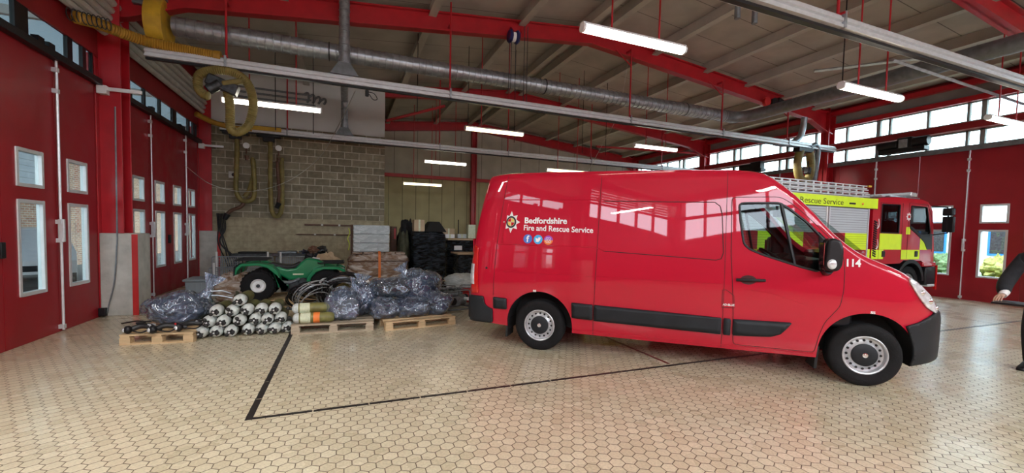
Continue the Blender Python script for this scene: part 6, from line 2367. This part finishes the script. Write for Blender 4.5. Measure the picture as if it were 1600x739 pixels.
# pale building and shrubs to the right
ob = thing('office_building', 'white building with blue framed windows seen through the right door panes', 'building', (27, 5, 0))
B().box(0, 6, -14, 22, 0, 5.2).build('wall', M['out_white'], ob, smooth=False)
for z in (.95, 3.2):
    for i in range(9):
        y = -13+i*3.8
        f = B()
        f.box(-.05, .02, y, y+2.4, z, z+1.5)
        fo = f.build('window_frame', M['out_blue'], ob, smooth=False)
        for k in range(3):
            B().box(-.07, -.04, y+.08+.78*k, y+.75+.78*k, z+.1, z+1.4).build('pane', M['metal_dark'], fo, smooth=False)
rs = random.Random(5)
for k in range(14):
    y = -5+k*1.9+rs.uniform(-.2, .2)
    t = thing('garden_shrub', '%s shrub in the bed outside the right doors' % ('yellow flowering' if k % 2 else 'green leafy'), 'shrub', (24.6+rs.uniform(-.6, .6), y, 0), 0, 'shrubs outside')
    blob(B(), (0, 0, .45), (.62, .62, .5), k, 28, 18, 2.1, .35, 3, .9, flat=0).build('foliage', M['leaf_yellow' if k % 2 else 'leaf'], t, ang=30)
    B().cyl((0, 0, 0), (0, 0, .3), .05, 6).build('stem', M['wood_dark'], t)
struct(B().box(22, 26.9, -12, 24, -.02, .06).build('planting_bed', M['leaf'], smooth=False))
# ================================================================== person at the right edge
per = thing('person', 'person in black uniform leaning forward at the right edge, holding a dark folder', 'person', (8.03, 2.32, 0))
def skin_body(name, joints, edges, mat, parent, root=0, sub=2):
    me = bpy.data.meshes.new(name)
    me.from_pydata([j[0] for j in joints], edges, [])
    o = bpy.data.objects.new(name, me)
    COL.objects.link(o)
    md = o.modifiers.new('skin', 'SKIN')
    md.use_smooth_shade = True
    sv = me.skin_vertices[0].data
    for i, j in enumerate(joints):
        r = j[1]
        sv[i].radius = r if isinstance(r, tuple) else (r, r)
        sv[i].use_root = (i == root)
    s = o.modifiers.new('sub', 'SUBSURF')
    s.levels = s.render_levels = sub
    me.materials.append(mat)
    bpy.context.view_layer.update()
    dg = bpy.context.evaluated_depsgraph_get()
    m2 = bpy.data.meshes.new_from_object(o.evaluated_get(dg))
    bpy.data.objects.remove(o)
    m2.materials.clear()
    m2.materials.append(mat)
    for p in m2.polygons:
        p.use_smooth = True
    o2 = bpy.data.objects.new(name, m2)
    COL.objects.link(o2)
    o2.parent = parent
    return o2
# local: faces -x; shoulders along y
J = [((.10, 0, .98), (.16, .13)), ((.08, 0, 1.12), (.15, .12)), ((.02, 0, 1.30), (.18, .13)), ((-.05, 0, 1.44), (.14, .10)), ((-.08, 0, 1.52), .055), ((-.11, 0, 1.58), .055),
     ((-.05, -.19, 1.42), .075), ((-.16, -.27, 1.20), .085), ((-.36, -.29, 1.09), .080), ((-.50, -.27, .99), .060),
     ((-.05, .19, 1.42), .075), ((-.12, .27, 1.18), .085), ((-.32, .25, 1.07), .080), ((-.47, .20, .98), .060),
     ((.09, -.10, .88), .105), ((.02, -.12, .50), .075), ((.06, -.12, .12), .055), ((.06, -.12, .07), .05),
     ((.09, .10, .88), .105), ((.04, .13, .50), .075), ((.10, .13, .12), .055), ((.10, .13, .07), .05)]
Ed = [(0, 1), (1, 2), (2, 3), (3, 4), (4, 5), (3, 6), (6, 7), (7, 8), (8, 9), (3, 10), (10, 11), (11, 12), (12, 13), (0, 14), (14, 15), (15, 16), (16, 17), (0, 18), (18, 19), (19, 20), (20, 21)]
body_p = skin_body('body', J, Ed, M['uniform'], per)
# head with a face
hd = B()
def head_mesh(c):
    vs, fs = [], []
    nu, nv = 28, 22
    for i in range(nv+1):
        th = PI*i/nv
        for j in range(nu):
            ph = 2*PI*j/nu
            x, y, z = math.sin(th)*math.cos(ph), math.sin(th)*math.sin(ph), math.cos(th)
            rx = .098 if z > 0 else .098*(1-.12*abs(z))
            px, py, pz_ = x*rx, y*.077*(1-.22*max(0, -z)), z*.118
            if x < -.3 and z < .1:
                px *= 1-.06*(-z)
            # nose, brow, chin, mouth on the -x side
            f = max(0, -x)**6
            px -= f*.030*math.exp(-((z+.12)/.16)**2)*math.exp(-(y/.20)**2)
            px += f*.010*math.exp(-((z-.06)/.08)**2)*(1-math.exp(-(y/.18)**2))
            px -= f*.008*math.exp(-((z+.48)/.05)**2)
            px -= max(0, -x)**3*.012*math.exp(-((z+.85)/.15)**2)
            vs.append((c[0]+px, c[1]+py, c[2]+pz_))
    for i in range(nv):
        for j in range(nu):
            fs.append((i*nu+j, (i+1)*nu+j, (i+1)*nu+(j+1) % nu, i*nu+(j+1) % nu))
    return vs, fs
hc = (-.15, 0, 1.70)
hd.add(*head_mesh(hc))
ho = hd.build('head', M['skin'], per, ang=80)
M['hair'] = mk('dark_hair', (.03, .02, .015), .6, var=.4, vscale=40)
hv, hf = head_mesh((hc[0]+.008, 0, hc[2]+.012))
b = B()
hv = [Vector((hc[0]+(v[0]-hc[0])*1.08, v[1]*1.1, hc[2]+(v[2]-hc[2])*1.06)) for v in hv]
keep = [f for f in hf if all((hv[i].z > hc[2]+.055) or (hv[i].x > hc[0]+.02 and hv[i].z > hc[2]-.06) for i in f)]
b.add(hv, keep)
b.build('hair', M['hair'], ho, ang=80, fix=False)
for s in (-1, 1):
    B().sphere((hc[0]-.082, s*.030, hc[2]+.008), (.010, .013, .009), 12, 8).build('eye', M['white'], ho)
    B().sphere((hc[0]-.091, s*.030, hc[2]+.008), (.003, .006, .006), 10, 6).build('iris', M['hair'], ho)
    B().sphere((hc[0]+.005, s*.079, hc[2]-.01), (.020, .008, .030), 12, 8).build('ear', M['skin'], ho)
B().sphere((hc[0]-.096, 0, hc[2]-.055), (.006, .022, .006), 12, 6).build('mouth', M['tail_red'], ho)
# pale cuffs, hands with fingers round a dark folder
def hand(wr, d, side, name):
    """wrist point, pointing direction, thumb side"""
    wr, d = Vector(wr), Vector(d).normalized()
    sidev = Vector((0, side, 0))
    up = d.cross(sidev).normalized()
    if up.z < 0:
        up = -up
    js = [(wr, .026), (wr+d*.045, (.034, .02)), (wr+d*.085, (.038, .018))]
    ed = [(0, 1), (1, 2)]
    for k in range(4):
        o_ = (k-1.5)*.02
        L = [.075, .085, .08, .062][k]
        b0 = wr+d*.09+sidev*o_
        i0 = len(js)
        js += [(b0, .009), (b0+d*L*.4-up*.006, .0085), (b0+d*L*.7-up*.022, .008), (b0+d*L*.85-up*.045, .007)]
        ed += [(2, i0), (i0, i0+1), (i0+1, i0+2), (i0+2, i0+3)]
    i0 = len(js)
    t0 = wr+d*.04+sidev*.03*side
    js += [(t0, .012), (t0+d*.03+Vector((0, side*.02, 0))+up*.008, .010), (t0+d*.065+Vector((0, side*.022, 0))+up*.010, .008)]
    ed += [(1, i0), (i0, i0+1), (i0+1, i0+2)]
    return skin_body(name, js, ed, M['skin'], per, 0, 2)
hand((-.50, -.27, .985), (-1, 0, -.35), 1, 'hand')
hand((-.47, .20, .975), (-1, .05, -.35), -1, 'hand')
for w in ((-.50, -.27, .99), (-.47, .20, .98)):
    B().cyl(Vector(w)+Vector((.035, 0, .02)), Vector(w)+Vector((-.03, 0, -.02)), .045, 16, .040).build('pale_cuff', M['white_paint'], per)
fo = thing('dark_folder', 'dark folder held flat by the person at the right edge', 'folder', (7.43, 2.28, .885), 0)
B().obox((0, 0, 0), (.24, .52, .022), (0, -.06, 0)).build('cover', M['black'], fo, bevel=.005)
B().obox((.002, 0, .0), (.235, .51, .010), (0, -.06, 0)).build('pages', M['white'], fo)
for s in (-1, 1):
    b = B()
    x = .06 if s < 0 else .10
    y = s*.125
    P = [(x+.06, .0), (x+.075, .05), (x+.06, .10), (x-.02, .11), (x-.10, .075), (x-.20, .055), (x-.235, .03), (x-.235, .0)]
    n = len(P)
    vs = []
    for (yy, k, dz) in ((-.045, .93, 0), (-.03, 1, 0), (.03, 1, 0), (.045, .93, 0)):
        for (px, pz_) in P:
            vs.append((x-.08+(px-x+.08)*k, y+yy*(1 if px > x-.15 else .9), pz_*(.9 if abs(yy) > .04 else 1)))
    fs = []
    for i in range(3):
        for j in range(n):
            fs.append((i*n+j, i*n+(j+1) % n, (i+1)*n+(j+1) % n, (i+1)*n+j))
    fs += [tuple(range(n)), tuple(3*n+j for j in range(n-1, -1, -1))]
    b.add(vs, fs)
    b.build('shoe', M['black'], per, bevel=.012, segs=3)
